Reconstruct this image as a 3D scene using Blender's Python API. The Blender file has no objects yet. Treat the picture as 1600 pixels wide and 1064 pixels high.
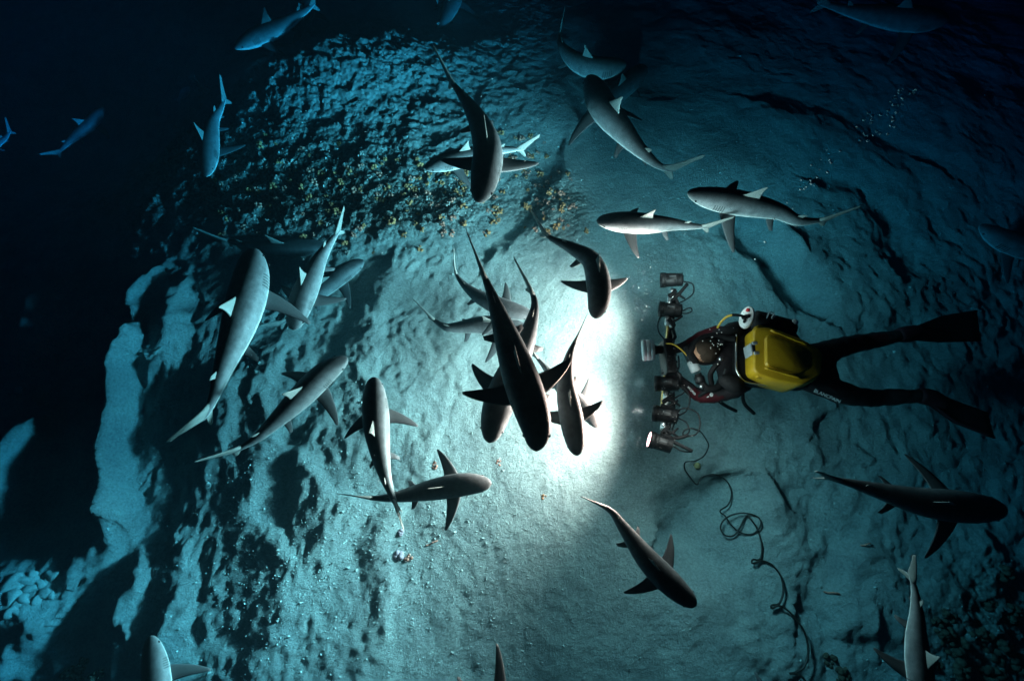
import bpy, bmesh, math, random
import numpy as np
from mathutils import Vector, Matrix

random.seed(7)
scene = bpy.context.scene
COL = scene.collection
R = math.radians

# ------------------------------------------------------------------ camera
IMW, IMH, FPX = 1600.0, 1064.0, 720.0
CAM_H, TILT = 3.75, R(20)
cam_data = bpy.data.cameras.new('camera')
cam = bpy.data.objects.new('camera', cam_data)
COL.objects.link(cam)
cam.location = (0, 0, CAM_H)
cam.rotation_euler = (TILT, 0, 0)
cam_data.sensor_width = 36.0
cam_data.lens = 36.0 * FPX / IMW
cam_data.clip_start = 0.02
cam_data.clip_end = 200
scene.camera = cam

# ------------------------------------------------------------------ world: night water, a trace of blue
world = bpy.data.worlds.new('World')
scene.world = world
world.use_nodes = True
bg = world.node_tree.nodes['Background']
bg.inputs['Color'].default_value = (0.14, 0.72, 1.0, 1)
bg.inputs['Strength'].default_value = 0.012

# ------------------------------------------------------------------ exposure
scene.view_settings.view_transform = 'Standard'
scene.view_settings.look = 'None'
scene.view_settings.gamma = 1.0
scene.view_settings.exposure = 0.0
scene.cycles.use_denoising = True
scene.cycles.volume_bounces = 0
scene.cycles.max_bounces = 6
scene.cycles.diffuse_bounces = 3
scene.cycles.sample_clamp_indirect = 4.0

# lamp powers (watts); used by the dive light builder
FLOOD_W, THROW_W, FILL_W = 165.0, 430.0, 27.0
LAMP_COL = (10.0, 1.42, 0.80)       # warm-white once the water has taken the red out
FILL_COL = (6.2, 1.3, 0.80)  # less red, for the fill lamps added above the dive lights

# ------------------------------------------------------------------ pixel <-> world
ST, CT = math.sin(TILT), math.cos(TILT)
def ray(u, v):
    dx = (u - IMW / 2) / FPX; dy = (IMH / 2 - v) / FPX
    return Vector((dx, ST + dy * CT, -CT + dy * ST))
def P(u, v, z=0.0):
    d = ray(u, v)
    t = (z - CAM_H) / d.z
    return Vector((d.x * t, d.y * t, z))

# ------------------------------------------------------------------ object helpers
def tag(o, label=None, cat=None, group=None, kind=None):
    if label: o['label'] = label
    if cat: o['category'] = cat
    if group: o['group'] = group
    if kind: o['kind'] = kind
    return o
def link(name, me, mats=(), parent=None):
    o = bpy.data.objects.new(name, me)
    COL.objects.link(o)
    for m in mats: me.materials.append(m)
    if parent is not None: o.parent = parent
    return o
def empty(name, loc=(0, 0, 0)):
    o = bpy.data.objects.new(name, None)
    COL.objects.link(o)
    o.empty_display_size = 0.1
    o.location = loc
    bpy.context.view_layer.update()
    return o
def bm_obj(name, bm, mats, parent=None, smooth=True):
    me = bpy.data.meshes.new(name)
    bmesh.ops.recalc_face_normals(bm, faces=bm.faces[:])
    bm.to_mesh(me); bm.free()
    if smooth:
        for p in me.polygons: p.use_smooth = True
    o = link(name, me, mats if isinstance(mats, (list, tuple)) else [mats])
    if parent is not None:
        o.parent = parent
        o.matrix_parent_inverse = parent.matrix_world.inverted()
    return o

# ------------------------------------------------------------------ materials
MATS = {}
def mat(name, col, rough=0.6, metal=0.0, spec=0.3, bump=None, noise=None, emit=None):
    m = bpy.data.materials.new(name); m.use_nodes = True
    nt = m.node_tree; b = nt.nodes['Principled BSDF']
    b.inputs['Base Color'].default_value = (*col, 1)
    b.inputs['Roughness'].default_value = rough
    b.inputs['Metallic'].default_value = metal
    b.inputs['Specular IOR Level'].default_value = spec
    if emit:
        b.inputs['Emission Color'].default_value = (*emit[0], 1)
        b.inputs['Emission Strength'].default_value = emit[1]
    tc = nt.nodes.new('ShaderNodeTexCoord')
    if noise:
        n = nt.nodes.new('ShaderNodeTexNoise'); n.inputs['Scale'].default_value = noise[0]
        n.inputs['Detail'].default_value = 5
        nt.links.new(tc.outputs['Object'], n.inputs['Vector'])
        r = nt.nodes.new('ShaderNodeValToRGB')
        r.color_ramp.elements[0].position = 0.3; r.color_ramp.elements[1].position = 0.7
        r.color_ramp.elements[0].color = (*[c * (1 - noise[1]) for c in col], 1)
        r.color_ramp.elements[1].color = (*[min(1, c * (1 + noise[1])) for c in col], 1)
        nt.links.new(n.outputs['Fac'], r.inputs['Fac'])
        nt.links.new(r.outputs['Color'], b.inputs['Base Color'])
    if bump:
        n2 = nt.nodes.new('ShaderNodeTexNoise'); n2.inputs['Scale'].default_value = bump[0]
        n2.inputs['Detail'].default_value = 4
        nt.links.new(tc.outputs['Object'], n2.inputs['Vector'])
        bp = nt.nodes.new('ShaderNodeBump'); bp.inputs['Strength'].default_value = bump[1]
        bp.inputs['Distance'].default_value = 0.01
        nt.links.new(n2.outputs['Fac'], bp.inputs['Height'])
        nt.links.new(bp.outputs['Normal'], b.inputs['Normal'])
    MATS[name] = m
    return m

def seabed_material():
    m = bpy.data.materials.new('sand'); m.use_nodes = True
    nt = m.node_tree; L = nt.links.new; b = nt.nodes['Principled BSDF']
    b.inputs['Roughness'].default_value = 0.95
    b.inputs['Specular IOR Level'].default_value = 0.08
    tc = nt.nodes.new('ShaderNodeTexCoord')
    at = nt.nodes.new('ShaderNodeAttribute'); at.attribute_name = 'rock'
    def noise(scale, detail, rough=0.6):
        n = nt.nodes.new('ShaderNodeTexNoise'); n.inputs['Scale'].default_value = scale
        n.inputs['Detail'].default_value = detail; n.inputs['Roughness'].default_value = rough
        L(tc.outputs['Object'], n.inputs['Vector']); return n
    n1 = noise(3.0, 6); n2 = noise(55, 4, 0.7); n3 = noise(14, 6, 0.65)
    rs = nt.nodes.new('ShaderNodeValToRGB')
    rs.color_ramp.elements[0].position = 0.3; rs.color_ramp.elements[0].color = (0.33, 0.34, 0.33, 1)
    rs.color_ramp.elements[1].position = 0.75; rs.color_ramp.elements[1].color = (0.55, 0.56, 0.52, 1)
    L(n1.outputs['Fac'], rs.inputs['Fac'])
    sp = nt.nodes.new('ShaderNodeValToRGB')
    sp.color_ramp.elements[0].position = 0.3; sp.color_ramp.elements[0].color = (0.72, 0.72, 0.72, 1)
    sp.color_ramp.elements[1].position = 0.62; sp.color_ramp.elements[1].color = (1.1, 1.1, 1.1, 1)
    L(n2.outputs['Fac'], sp.inputs['Fac'])
    mul = nt.nodes.new('ShaderNodeMix'); mul.data_type = 'RGBA'; mul.blend_type = 'MULTIPLY'
    mul.inputs['Factor'].default_value = 1.0
    L(rs.outputs['Color'], mul.inputs['A']); L(sp.outputs['Color'], mul.inputs['B'])
    rr = nt.nodes.new('ShaderNodeValToRGB')
    rr.color_ramp.elements[0].position = 0.38; rr.color_ramp.elements[0].color = (0.055, 0.055, 0.048, 1)
    rr.color_ramp.elements[1].position = 0.66; rr.color_ramp.elements[1].color = (0.30, 0.285, 0.25, 1)
    L(n3.outputs['Fac'], rr.inputs['Fac'])
    mx = nt.nodes.new('ShaderNodeMix'); mx.data_type = 'RGBA'
    L(at.outputs['Fac'], mx.inputs['Factor']); L(mul.outputs['Result'], mx.inputs['A']); L(rr.outputs['Color'], mx.inputs['B'])
    L(mx.outputs['Result'], b.inputs['Base Color'])
    vo = nt.nodes.new('ShaderNodeTexVoronoi'); vo.inputs['Scale'].default_value = 26
    L(tc.outputs['Object'], vo.inputs['Vector'])
    mr = nt.nodes.new('ShaderNodeMath'); mr.operation = 'MULTIPLY'
    L(vo.outputs['Distance'], mr.inputs[0]); L(at.outputs['Fac'], mr.inputs[1])
    ms = nt.nodes.new('ShaderNodeMath'); ms.operation = 'MULTIPLY_ADD'
    L(mr.outputs[0], ms.inputs[0]); ms.inputs[1].default_value = -2.2
    n4 = noise(34, 9, 0.82)
    L(n4.outputs['Fac'], ms.inputs[2])
    bp = nt.nodes.new('ShaderNodeBump'); bp.inputs['Strength'].default_value = 1.0
    bp.inputs['Distance'].default_value = 0.05
    L(ms.outputs[0], bp.inputs['Height'])
    L(bp.outputs['Normal'], b.inputs['Normal'])
    return m

def shark_skin_material():
    m = bpy.data.materials.new('shark_skin'); m.use_nodes = True
    nt = m.node_tree; L = nt.links.new; b = nt.nodes['Principled BSDF']
    b.inputs['Roughness'].default_value = 0.55
    b.inputs['Specular IOR Level'].default_value = 0.22
    uv = nt.nodes.new('ShaderNodeUVMap'); uv.uv_map = 'skin'
    sx = nt.nodes.new('ShaderNodeSeparateXYZ'); L(uv.outputs['UV'], sx.inputs[0])
    tc = nt.nodes.new('ShaderNodeTexCoord')
    n = nt.nodes.new('ShaderNodeTexNoise'); n.inputs['Scale'].default_value = 9; n.inputs['Detail'].default_value = 6
    L(tc.outputs['Object'], n.inputs['Vector'])
    ad = nt.nodes.new('ShaderNodeMath'); ad.operation = 'MULTIPLY_ADD'
    L(n.outputs['Fac'], ad.inputs[0]); ad.inputs[1].default_value = 0.10; L(sx.outputs['Y'], ad.inputs[2])
    cr = nt.nodes.new('ShaderNodeValToRGB')
    e = cr.color_ramp.elements
    e[0].position = 0.0; e[0].color = (0.032, 0.034, 0.037, 1)
    e[1].position = 0.70; e[1].color = (0.62, 0.63, 0.61, 1)
    k = cr.color_ramp.elements.new(0.16); k.color = (0.045, 0.047, 0.05, 1)
    k = cr.color_ramp.elements.new(0.30); k.color = (0.085, 0.088, 0.093, 1)
    k = cr.color_ramp.elements.new(0.47); k.color = (0.125, 0.13, 0.135, 1)
    k = cr.color_ramp.elements.new(0.585); k.color = (0.20, 0.205, 0.205, 1)
    L(ad.outputs[0], cr.inputs['Fac'])
    # gill slits: five thin dark lines low on the side
    g1 = nt.nodes.new('ShaderNodeMapRange'); g1.inputs['From Min'].default_value = 0.168; g1.inputs['From Max'].default_value = 0.236
    g1.clamp = False
    L(sx.outputs['X'], g1.inputs['Value'])
    fr = nt.nodes.new('ShaderNodeMath'); fr.operation = 'MULTIPLY'; fr.inputs[1].default_value = 5
    L(g1.outputs['Result'], fr.inputs[0])
    f2 = nt.nodes.new('ShaderNodeMath'); f2.operation = 'FRACT'; L(fr.outputs[0], f2.inputs[0])
    f3 = nt.nodes.new('ShaderNodeMath'); f3.operation = 'LESS_THAN'; f3.inputs[1].default_value = 0.42; L(f2.outputs[0], f3.inputs[0])
    def between(sock, a, c):
        q = nt.nodes.new('ShaderNodeMath'); q.operation = 'GREATER_THAN'; q.inputs[1].default_value = a; L(sock, q.inputs[0])
        w = nt.nodes.new('ShaderNodeMath'); w.operation = 'LESS_THAN'; w.inputs[1].default_value = c; L(sock, w.inputs[0])
        r = nt.nodes.new('ShaderNodeMath'); r.operation = 'MULTIPLY'; L(q.outputs[0], r.inputs[0]); L(w.outputs[0], r.inputs[1])
        return r
    g = between(g1.outputs['Result'], 0, 1); h = between(sx.outputs['Y'], 0.36, 0.62)
    p1 = nt.nodes.new('ShaderNodeMath'); p1.operation = 'MULTIPLY'; L(g.outputs[0], p1.inputs[0]); L(h.outputs[0], p1.inputs[1])
    p2 = nt.nodes.new('ShaderNodeMath'); p2.operation = 'MULTIPLY'; L(p1.outputs[0], p2.inputs[0]); L(f3.outputs[0], p2.inputs[1])
    mx = nt.nodes.new('ShaderNodeMix'); mx.data_type = 'RGBA'
    L(p2.outputs[0], mx.inputs['Factor']); L(cr.outputs['Color'], mx.inputs['A']); mx.inputs['B'].default_value = (0.03, 0.03, 0.03, 1)
    mot = nt.nodes.new('ShaderNodeTexNoise'); mot.inputs['Scale'].default_value = 22; mot.inputs['Detail'].default_value = 7; mot.inputs['Roughness'].default_value = 0.7
    L(tc.outputs['Object'], mot.inputs['Vector'])
    mr = nt.nodes.new('ShaderNodeMapRange'); mr.inputs['From Min'].default_value = 0.3; mr.inputs['From Max'].default_value = 0.7
    mr.inputs['To Min'].default_value = 0.58; mr.inputs['To Max'].default_value = 1.28
    L(mot.outputs['Fac'], mr.inputs['Value'])
    mm = nt.nodes.new('ShaderNodeMix'); mm.data_type = 'RGBA'; mm.blend_type = 'MULTIPLY'; mm.inputs['Factor'].default_value = 1.0
    L(mx.outputs['Result'], mm.inputs['A']); L(mr.outputs['Result'], mm.inputs['B'])
    L(mm.outputs['Result'], b.inputs['Base Color'])
    n2 = nt.nodes.new('ShaderNodeTexNoise'); n2.inputs['Scale'].default_value = 60; n2.inputs['Detail'].default_value = 4
    L(tc.outputs['Object'], n2.inputs['Vector'])
    bp = nt.nodes.new('ShaderNodeBump'); bp.inputs['Strength'].default_value = 0.12; bp.inputs['Distance'].default_value = 0.006
    L(n2.outputs['Fac'], bp.inputs['Height']); L(bp.outputs['Normal'], b.inputs['Normal'])
    return m

def fin_material(name, root, edge):
    """grey fin with a darker (or paler) hind margin; u of the uv runs across the chord"""
    m = bpy.data.materials.new(name); m.use_nodes = True
    nt = m.node_tree; L = nt.links.new; b = nt.nodes['Principled BSDF']
    b.inputs['Roughness'].default_value = 0.6; b.inputs['Specular IOR Level'].default_value = 0.2
    uv = nt.nodes.new('ShaderNodeUVMap'); uv.uv_map = 'skin'
    sx = nt.nodes.new('ShaderNodeSeparateXYZ'); L(uv.outputs['UV'], sx.inputs[0])
    cr = nt.nodes.new('ShaderNodeValToRGB')
    cr.color_ramp.elements[0].position = 0.55; cr.color_ramp.elements[0].color = (*root, 1)
    cr.color_ramp.elements[1].position = 0.98; cr.color_ramp.elements[1].color = (*edge, 1)
    L(sx.outputs['X'], cr.inputs['Fac']); L(cr.outputs['Color'], b.inputs['Base Color'])
    return m

M_SAND = seabed_material()
M_SKIN = shark_skin_material()
M_FIN = fin_material('shark_pectoral_fin', (0.06, 0.063, 0.066), (0.03, 0.03, 0.033))
M_DORSAL = fin_material('shark_dorsal_fin', (0.165, 0.17, 0.158), (0.21, 0.21, 0.20))
M_EYE = mat('shark_eye', (0.01, 0.01, 0.012), 0.2, spec=0.5)
M_BLACK = mat('black_rubber', (0.010, 0.010, 0.011), 0.65, spec=0.12, bump=(60, 0.3))
M_NEO = mat('black_neoprene', (0.016, 0.012, 0.014), 0.8, spec=0.15, bump=(14, 1.0), noise=(6, 0.4))
M_RED = mat('dark_red_neoprene', (0.032, 0.002, 0.004), 0.75, spec=0.15, bump=(28, 0.5), noise=(8, 0.35))
M_METAL = mat('anodised_metal', (0.55, 0.57, 0.58), 0.3, metal=0.9)
M_HOUSE = mat('black_anodised_housing', (0.008, 0.0085, 0.010), 0.5, metal=0.2, spec=0.4, noise=(30, 0.3))
M_GOLD = mat('gold_bar_edge', (0.46, 0.30, 0.08), 0.4, metal=0.6)
M_YELLOW = mat('yellow_plastic', (0.44, 0.255, 0.009), 0.45, spec=0.4, noise=(5, 0.12), bump=(40, 0.15))
M_WHITE = mat('white_plastic', (0.72, 0.73, 0.72), 0.5)
M_GREY = mat('grey_plastic', (0.35, 0.39, 0.41), 0.5)
M_SKINH = mat('human_skin', (0.42, 0.22, 0.14), 0.6, noise=(20, 0.15))
M_HOOD = mat('brown_hood', (0.05, 0.035, 0.026), 0.85, spec=0.1, bump=(50, 0.5), noise=(12, 0.4))
M_GLASS = mat('mask_lens', (0.02, 0.03, 0.035), 0.1, spec=0.6)
M_REDP = mat('red_plastic', (0.45, 0.015, 0.02), 0.5)
M_YHOSE = mat('yellow_hose', (0.55, 0.36, 0.04), 0.5)
M_FOOT = mat('dark_red_fin_rubber', (0.030, 0.007, 0.010), 0.7, spec=0.12, bump=(30, 0.4), noise=(5, 0.4))
M_CABLE = mat('dark_cable', (0.02, 0.014, 0.011), 0.5, spec=0.3)
M_LENS = mat('lamp_lens', (0.8, 0.8, 0.8), 0.2, emit=((1.0, 0.10, 0.076), 60.0))
M_LETTER = mat('white_lettering', (0.6, 0.6, 0.6), 0.6)
M_BUBBLE = mat('air_bubble', (0.95, 0.97, 0.97), 0.15, metal=0.0, spec=1.0)
M_COR_Y = mat('yellow_coral', (0.48, 0.185, 0.075), 0.85, noise=(40, 0.5), bump=(70, 0.8))
M_COR_P = mat('pale_coral', (0.52, 0.20, 0.14), 0.85, noise=(40, 0.5), bump=(70, 0.8))
M_COR_W = mat('whitish_coral', (0.38, 0.30, 0.26), 0.85, noise=(40, 0.5), bump=(70, 0.8))
M_COR_D = mat('brown_coral', (0.05, 0.038, 0.025), 0.9, noise=(30, 0.6), bump=(70, 0.8))
M_STONE = mat('reef_stone', (0.42, 0.43, 0.40), 0.9, noise=(14, 0.45), bump=(35, 0.8))
M_FISH = mat('fish_scales', (0.45, 0.55, 0.58), 0.4)

# ------------------------------------------------------------------ terrain
rng = np.random.RandomState(11)
PERM = np.concatenate([rng.permutation(256)] * 3)
ANG = rng.rand(256) * 2 * np.pi
def perlin(x, y, seed=0):
    x = x + seed * 17.31; y = y + seed * 9.77
    xi = np.floor(x).astype(int); yi = np.floor(y).astype(int)
    xf = x - xi; yf = y - yi
    def g(ix, iy, dx, dy):
        a = ANG[PERM[(PERM[ix & 255] + iy) & 255]]
        return np.cos(a) * dx + np.sin(a) * dy
    u = xf ** 3 * (xf * (xf * 6 - 15) + 10); v = yf ** 3 * (yf * (yf * 6 - 15) + 10)
    a = g(xi, yi, xf, yf); b = g(xi + 1, yi, xf - 1, yf)
    c = g(xi, yi + 1, xf, yf - 1); d = g(xi + 1, yi + 1, xf - 1, yf - 1)
    return (a + u * (b - a)) * (1 - v) + (c + u * (d - c)) * v
def fbm(x, y, octv=4, gain=0.5, seed=0, ridged=False):
    s = 0; a = 1; f = 1
    for i in range(octv):
        n = perlin(x * f, y * f, seed + i)
        if ridged: n = 0.5 - np.abs(n) * 1.6
        s = s + a * n; a *= gain; f *= 2.03
    return s
def softplus(x, k=0.5): return k * np.log1p(np.exp(np.clip(x / k, -30, 30)))
def sstep(x): x = np.clip(x, 0, 1); return x * x * (3 - 2 * x)
def gauss(X, Y, u, v, rx, ry, rot=0):
    p = P(u, v, 0); c, s = math.cos(R(rot)), math.sin(R(rot))
    dx, dy = X - p.x, Y - p.y
    return np.exp(-(((dx * c + dy * s) / rx) ** 2 + ((-dx * s + dy * c) / ry) ** 2))

LP = P(1030, 580, 0.63)
# (pixel line, height, half width of the steep face, length of the gentle back)
BANKS = [
    ([(240, 540), (222, 620), (206, 690), (216, 750), (228, 800)], 0.24, 0.055, 0.12),
    ([(82, 690), (58, 760), (62, 800), (28, 860)], 0.32, 0.10, 0.5),
    ([(305, 470), (300, 520), (268, 570)], 0.14, 0.10, 0.35),
    ([(255, 450), (238, 490)], 0.12, 0.09, 0.3),
    ([(385, 600), (378, 640), (372, 690)], 0.060, 0.07, 0.25),
    ([(437, 690), (430, 760), (427, 800), (445, 830)], 0.072, 0.10, 0.4),
    ([(462, 700), (492, 722), (512, 765), (540, 775)], 0.054, 0.07, 0.3),
    ([(228, 810), (216, 850), (180, 890)], 0.096, 0.10, 0.35),
    ([(622, 815), (612, 850), (624, 920), (616, 965)], 0.045, 0.05, 0.16),
    ([(545, 850), (500, 900), (470, 960), (440, 1060)], 0.036, 0.12, 0.4),
    ([(448, 570), (428, 610), (440, 640)], 0.054, 0.07, 0.25),
    ([(242, 890), (236, 960)], 0.08, 0.05, 0.2),
    ([(110, 985), (60, 1040), (20, 1070)], 0.16, 0.12, 0.4),
    ([(322, 860), (318, 930), (308, 1000)], 0.060, 0.10, 0.3),
    ([(80, 470), (70, 520), (75, 600)], 0.14, 0.10, 0.4),
    ([(690, 690), (680, 740), (700, 800)], 0.036, 0.07, 0.3),
    ([(560, 575), (600, 600), (640, 610)], 0.036, 0.06, 0.3),
    ([(640, 440), (600, 500), (590, 560)], 0.048, 0.10, 0.5),
    # right hand side
    ([(1215, 360), (1275, 420), (1295, 470)], 0.15, 0.10, 0.35),
    ([(1330, 850), (1290, 900), (1300, 960)], 0.10, 0.12, 0.4),
    ([(1130, 700), (1180, 720), (1240, 690)], 0.03, 0.12, 0.3),
    ([(1240, 640), (1260, 690), (1330, 700)], 0.03, 0.12, 0.3),
    # drops (shaded hollows)
    ([(1035, 815), (1048, 775), (1080, 752), (1115, 748)], -0.24, 0.13, 0.6),
    ([(1140, 350), (1170, 390), (1225, 430), (1265, 470)], -0.20, 0.17, 0.45),
    ([(1305, 285), (1350, 300), (1385, 335), (1398, 385)], -0.085, 0.17, 0.6),
    ([(1200, 320), (1235, 355)], -0.05, 0.10, 0.3),
    ([(1120, 425), (1145, 465), (1142, 500)], -0.04, 0.09, 0.3),
    ([(1245, 800), (1285, 850), (1260, 930)], -0.10, 0.17, 0.4),
    ([(1220, 150), (1330, 180), (1440, 230)], -0.06, 0.24, 0.7),
    ([(305, 640), (300, 720), (290, 800)], -0.05, 0.10, 0.4),
    ([(470, 690), (455, 740), (460, 800)], -0.05, 0.06, 0.3),
    ([(600, 420), (560, 480), (545, 540)], -0.042, 0.09, 0.4),
    ([(880, 230), (840, 330), (780, 390)], -0.05, 0.07, 0.6),
]
def bank_height(X, Y, pts, A, w, Lb):
    W = [P(u, v, 0) for u, v in pts]
    best = np.full(X.shape, 1e9); sd = np.zeros(X.shape); over = np.zeros(X.shape)
    for i in range(len(W) - 1):
        a, b = W[i], W[i + 1]; ex, ey = b.x - a.x, b.y - a.y
        ll = ex * ex + ey * ey; ln = math.sqrt(ll)
        t0 = ((X - a.x) * ex + (Y - a.y) * ey) / ll
        t = np.clip(t0, 0, 1)
        cx, cy = a.x + t * ex, a.y + t * ey
        d = np.hypot(X - cx, Y - cy)
        nx, ny = -ey / ln, ex / ln
        mx, my = (a.x + b.x) / 2 - LP.x, (a.y + b.y) / 2 - LP.y
        if nx * mx + ny * my < 0: nx, ny = -nx, -ny
        perp = (X - a.x) * nx + (Y - a.y) * ny
        ov = np.where(i == 0, np.maximum(-t0, 0), 0) * ln + np.where(i == len(W) - 2, np.maximum(t0 - 1, 0), 0) * ln
        k = d < best
        best = np.where(k, d, best); sd = np.where(k, np.sign(perp) * np.maximum(d - 0 * ov, 0), sd); over = np.where(k, ov, over)
    prof = sstep((sd + w) / (2 * w)) * np.where(sd > w, np.exp(-np.maximum(sd - w, 0) / Lb), 1)
    return A * prof * np.exp(-(over / (0.12 + w)) ** 2)

def axis(lo, hi, step, far, grow=1.22):
    core = list(np.arange(lo, hi + step * 0.5, step))
    out = [core[-1]]; s = step
    right = []
    while out[-1] < far:
        s *= grow; out.append(out[-1] + s); right.append(out[-1])
    left = []; q = core[0]; s = step
    while q > -far:
        s *= grow; q -= s; left.append(q)
    return np.array(left[::-1] + core + right)

AX = axis(-6.6, 6.2, 0.019, 16)
AY = axis(-1.5, 6.9, 0.019, 16)
GX, GY = np.meshgrid(AX, AY)
def terrain(X, Y):
    wx = X + 0.10 * fbm(X * 2.2, Y * 2.2, 3, seed=3); wy = Y + 0.10 * fbm(X * 2.2, Y * 2.2, 3, seed=31)
    h = -0.09 * softplus(-X - 3.0, 0.5) - 0.16 * softplus(Y - 3.4, 0.6) - 0.07 * softplus(X - 2.8, 0.4)
    h = h + 0.05 * sstep((-X - 2.7) / 0.7) * fbm(wx * 2.6, wy * 1.1, 3, 0.55, seed=90) + 0.036 * (softplus(-X - 0.4, 0.4) - softplus(-X - 3.0, 0.4)) * (1 - gauss(X, Y, 130, 200, 1.8, 1.5)) + 0.06 * (softplus(Y - 2.3, 0.3) - softplus(Y - 3.5, 0.3))
    h = h + 0.05 * (softplus(-Y + 0.3, 0.3)) * sstep((-X + 0.2) / 1.5)
    left = sstep((-X - 0.3) / 2.0)
    h = h + 0.045 * fbm(X * 0.8, Y * 0.8, 2, seed=5)
    h = h + 0.018 * fbm(wx * 2.1, wy * 1.3, 3, seed=8) + left * (0.014 * fbm(wx * 4.6, wy * 1.9, 3, seed=9) + 0.014 * fbm(wx * 10 + wy * 2, wy * 3.6, 3, 0.62, seed=19, ridged=True))
    for pts, A, w, Lb in BANKS:
        h = h + bank_height(wx, wy, pts, A, w, Lb)
    rock = (gauss(X, Y, 560, 170, 1.25, 0.9) + gauss(X, Y, 460, 280, 1.1, 0.7) + gauss(X, Y, 640, 310, 0.9, 0.45)
            + gauss(X, Y, 870, 330, 0.35, 0.4) + gauss(X, Y, 300, 250, 1.4, 0.8) + 0.9 * gauss(X, Y, 1530, 1030, 0.45, 0.4)
            + 0.9 * gauss(X, Y, 1560, 930, 0.3, 0.4) + gauss(X, Y, 560, 60, 1.6, 0.8))
    band = (gauss(X, Y, 620, 315, 0.95, 0.34) + gauss(X, Y, 460, 280, 0.9, 0.55) + gauss(X, Y, 300, 250, 1.3, 0.7) + gauss(X, Y, 870, 320, 0.26, 0.28) + 0.9 * gauss(X, Y, 1540, 1010, 0.5, 0.45))
    band = np.clip(band * (1.0 + 0.9 * fbm(X * 3, Y * 3, 3, seed=43)) - 0.10, 0, 1)
    rock = np.clip(rock * (1.1 + 0.9 * fbm(X * 2, Y * 2, 3, seed=41)) - 0.18, 0, 1)
    h = h + rock * (0.055 * fbm(wx * 2.4, wy * 2.4, 4, 0.6, seed=50, ridged=True) + 0.03 * fbm(wx * 6.5, wy * 6.5, 3, 0.6, seed=66, ridged=True) + 0.030 * np.clip(0.55 + 1.6 * fbm(X * 2.7, Y * 2.7, 3, seed=68), 0, 1.4) * fbm(wx * 13, wy * 13, 4, 0.8, seed=60))
    # lit shoulder of the rubble slope, upper middle
    h = h + 0.34 * gauss(X, Y, 520, 110, 1.3, 0.6, 18) - 0.06 * gauss(X, Y, 560, 300, 1.0, 0.3, -5)
    h = h - 0.6 * gauss(X, Y, 60, 170, 1.4, 1.2) + 0.22 * gauss(X, Y, 42, 925, 0.28, 0.22) - 0.05 * gauss(X, Y, 640, 900, 0.5, 0.6)
    flat = gauss(X, Y, 980, 560, 0.75, 0.75)
    h = h * (1 - 0.75 * flat)
    right = sstep((X - 0.9) / 0.8)
    calm = 1 - 0.6 * sstep((Y - 2.1) / 1.2) * sstep((X + 0.1) / 0.8)
    h = h + calm * (0.013 + 0.005 * left) * fbm(wx * 8, wy * 6, 3, 0.6, seed=14)
    h = h + 0.030 * right * calm * fbm(wx * 3.2, wy * 3.2, 3, 0.55, seed=80)
    h = h - 0.012 * np.clip(fbm(wx * 5, wy * 5, 2, 0.6, seed=70) - 0.28, 0, 1) - 0.02 * np.clip(fbm(X * 11, Y * 11, 2, 0.5, seed=75) - 0.42, 0, 1)
    h = h + calm * 0.0115 * fbm(wx * 18, wy * 18, 3, 0.62, seed=21)
    return h, rock * 0.45 * (1 - band) + band
GH, GROCK = terrain(GX, GY)
def hgt(x, y):
    i = int(np.clip(np.searchsorted(AX, x) - 1, 0, len(AX) - 2)); j = int(np.clip(np.searchsorted(AY, y) - 1, 0, len(AY) - 2))
    fx = (x - AX[i]) / (AX[i + 1] - AX[i]); fy = (y - AY[j]) / (AY[j + 1] - AY[j])
    return float((GH[j, i] * (1 - fx) + GH[j, i + 1] * fx) * (1 - fy) + (GH[j + 1, i] * (1 - fx) + GH[j + 1, i + 1] * fx) * fy)
def G(u, v):
    z = 0.0
    for _ in range(14):
        p = P(u, v, z); z = 0.5 * z + 0.5 * hgt(p.x, p.y)
    p = P(u, v, z); return Vector((p.x, p.y, hgt(p.x, p.y)))

def build_seabed():
    ny, nx = GX.shape
    co = np.stack([GX, GY, GH], -1).reshape(-1, 3).astype(np.float32)
    idx = np.arange(nx * ny).reshape(ny, nx)
    f = np.stack([idx[:-1, :-1], idx[:-1, 1:], idx[1:, 1:], idx[1:, :-1]], -1).reshape(-1, 4)
    me = bpy.data.meshes.new('seabed')
    me.vertices.add(len(co)); me.vertices.foreach_set('co', co.ravel())
    me.loops.add(f.size); me.loops.foreach_set('vertex_index', f.ravel().astype(np.int32))
    me.polygons.add(len(f))
    me.polygons.foreach_set('loop_start', np.arange(0, f.size, 4, dtype=np.int32))
    me.polygons.foreach_set('loop_total', np.full(len(f), 4, dtype=np.int32))
    me.polygons.foreach_set('use_smooth', np.ones(len(f), dtype=bool))
    me.update(calc_edges=True)
    a = me.attributes.new('rock', 'FLOAT', 'POINT')
    a.data.foreach_set('value', GROCK.reshape(-1).astype(np.float32))
    o = link('seabed', me, [M_SAND])
    tag(o, 'pale rippled sand seabed with banks, hollows and a dark rubble slope', 'seabed', kind='structure')
build_seabed()

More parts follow.
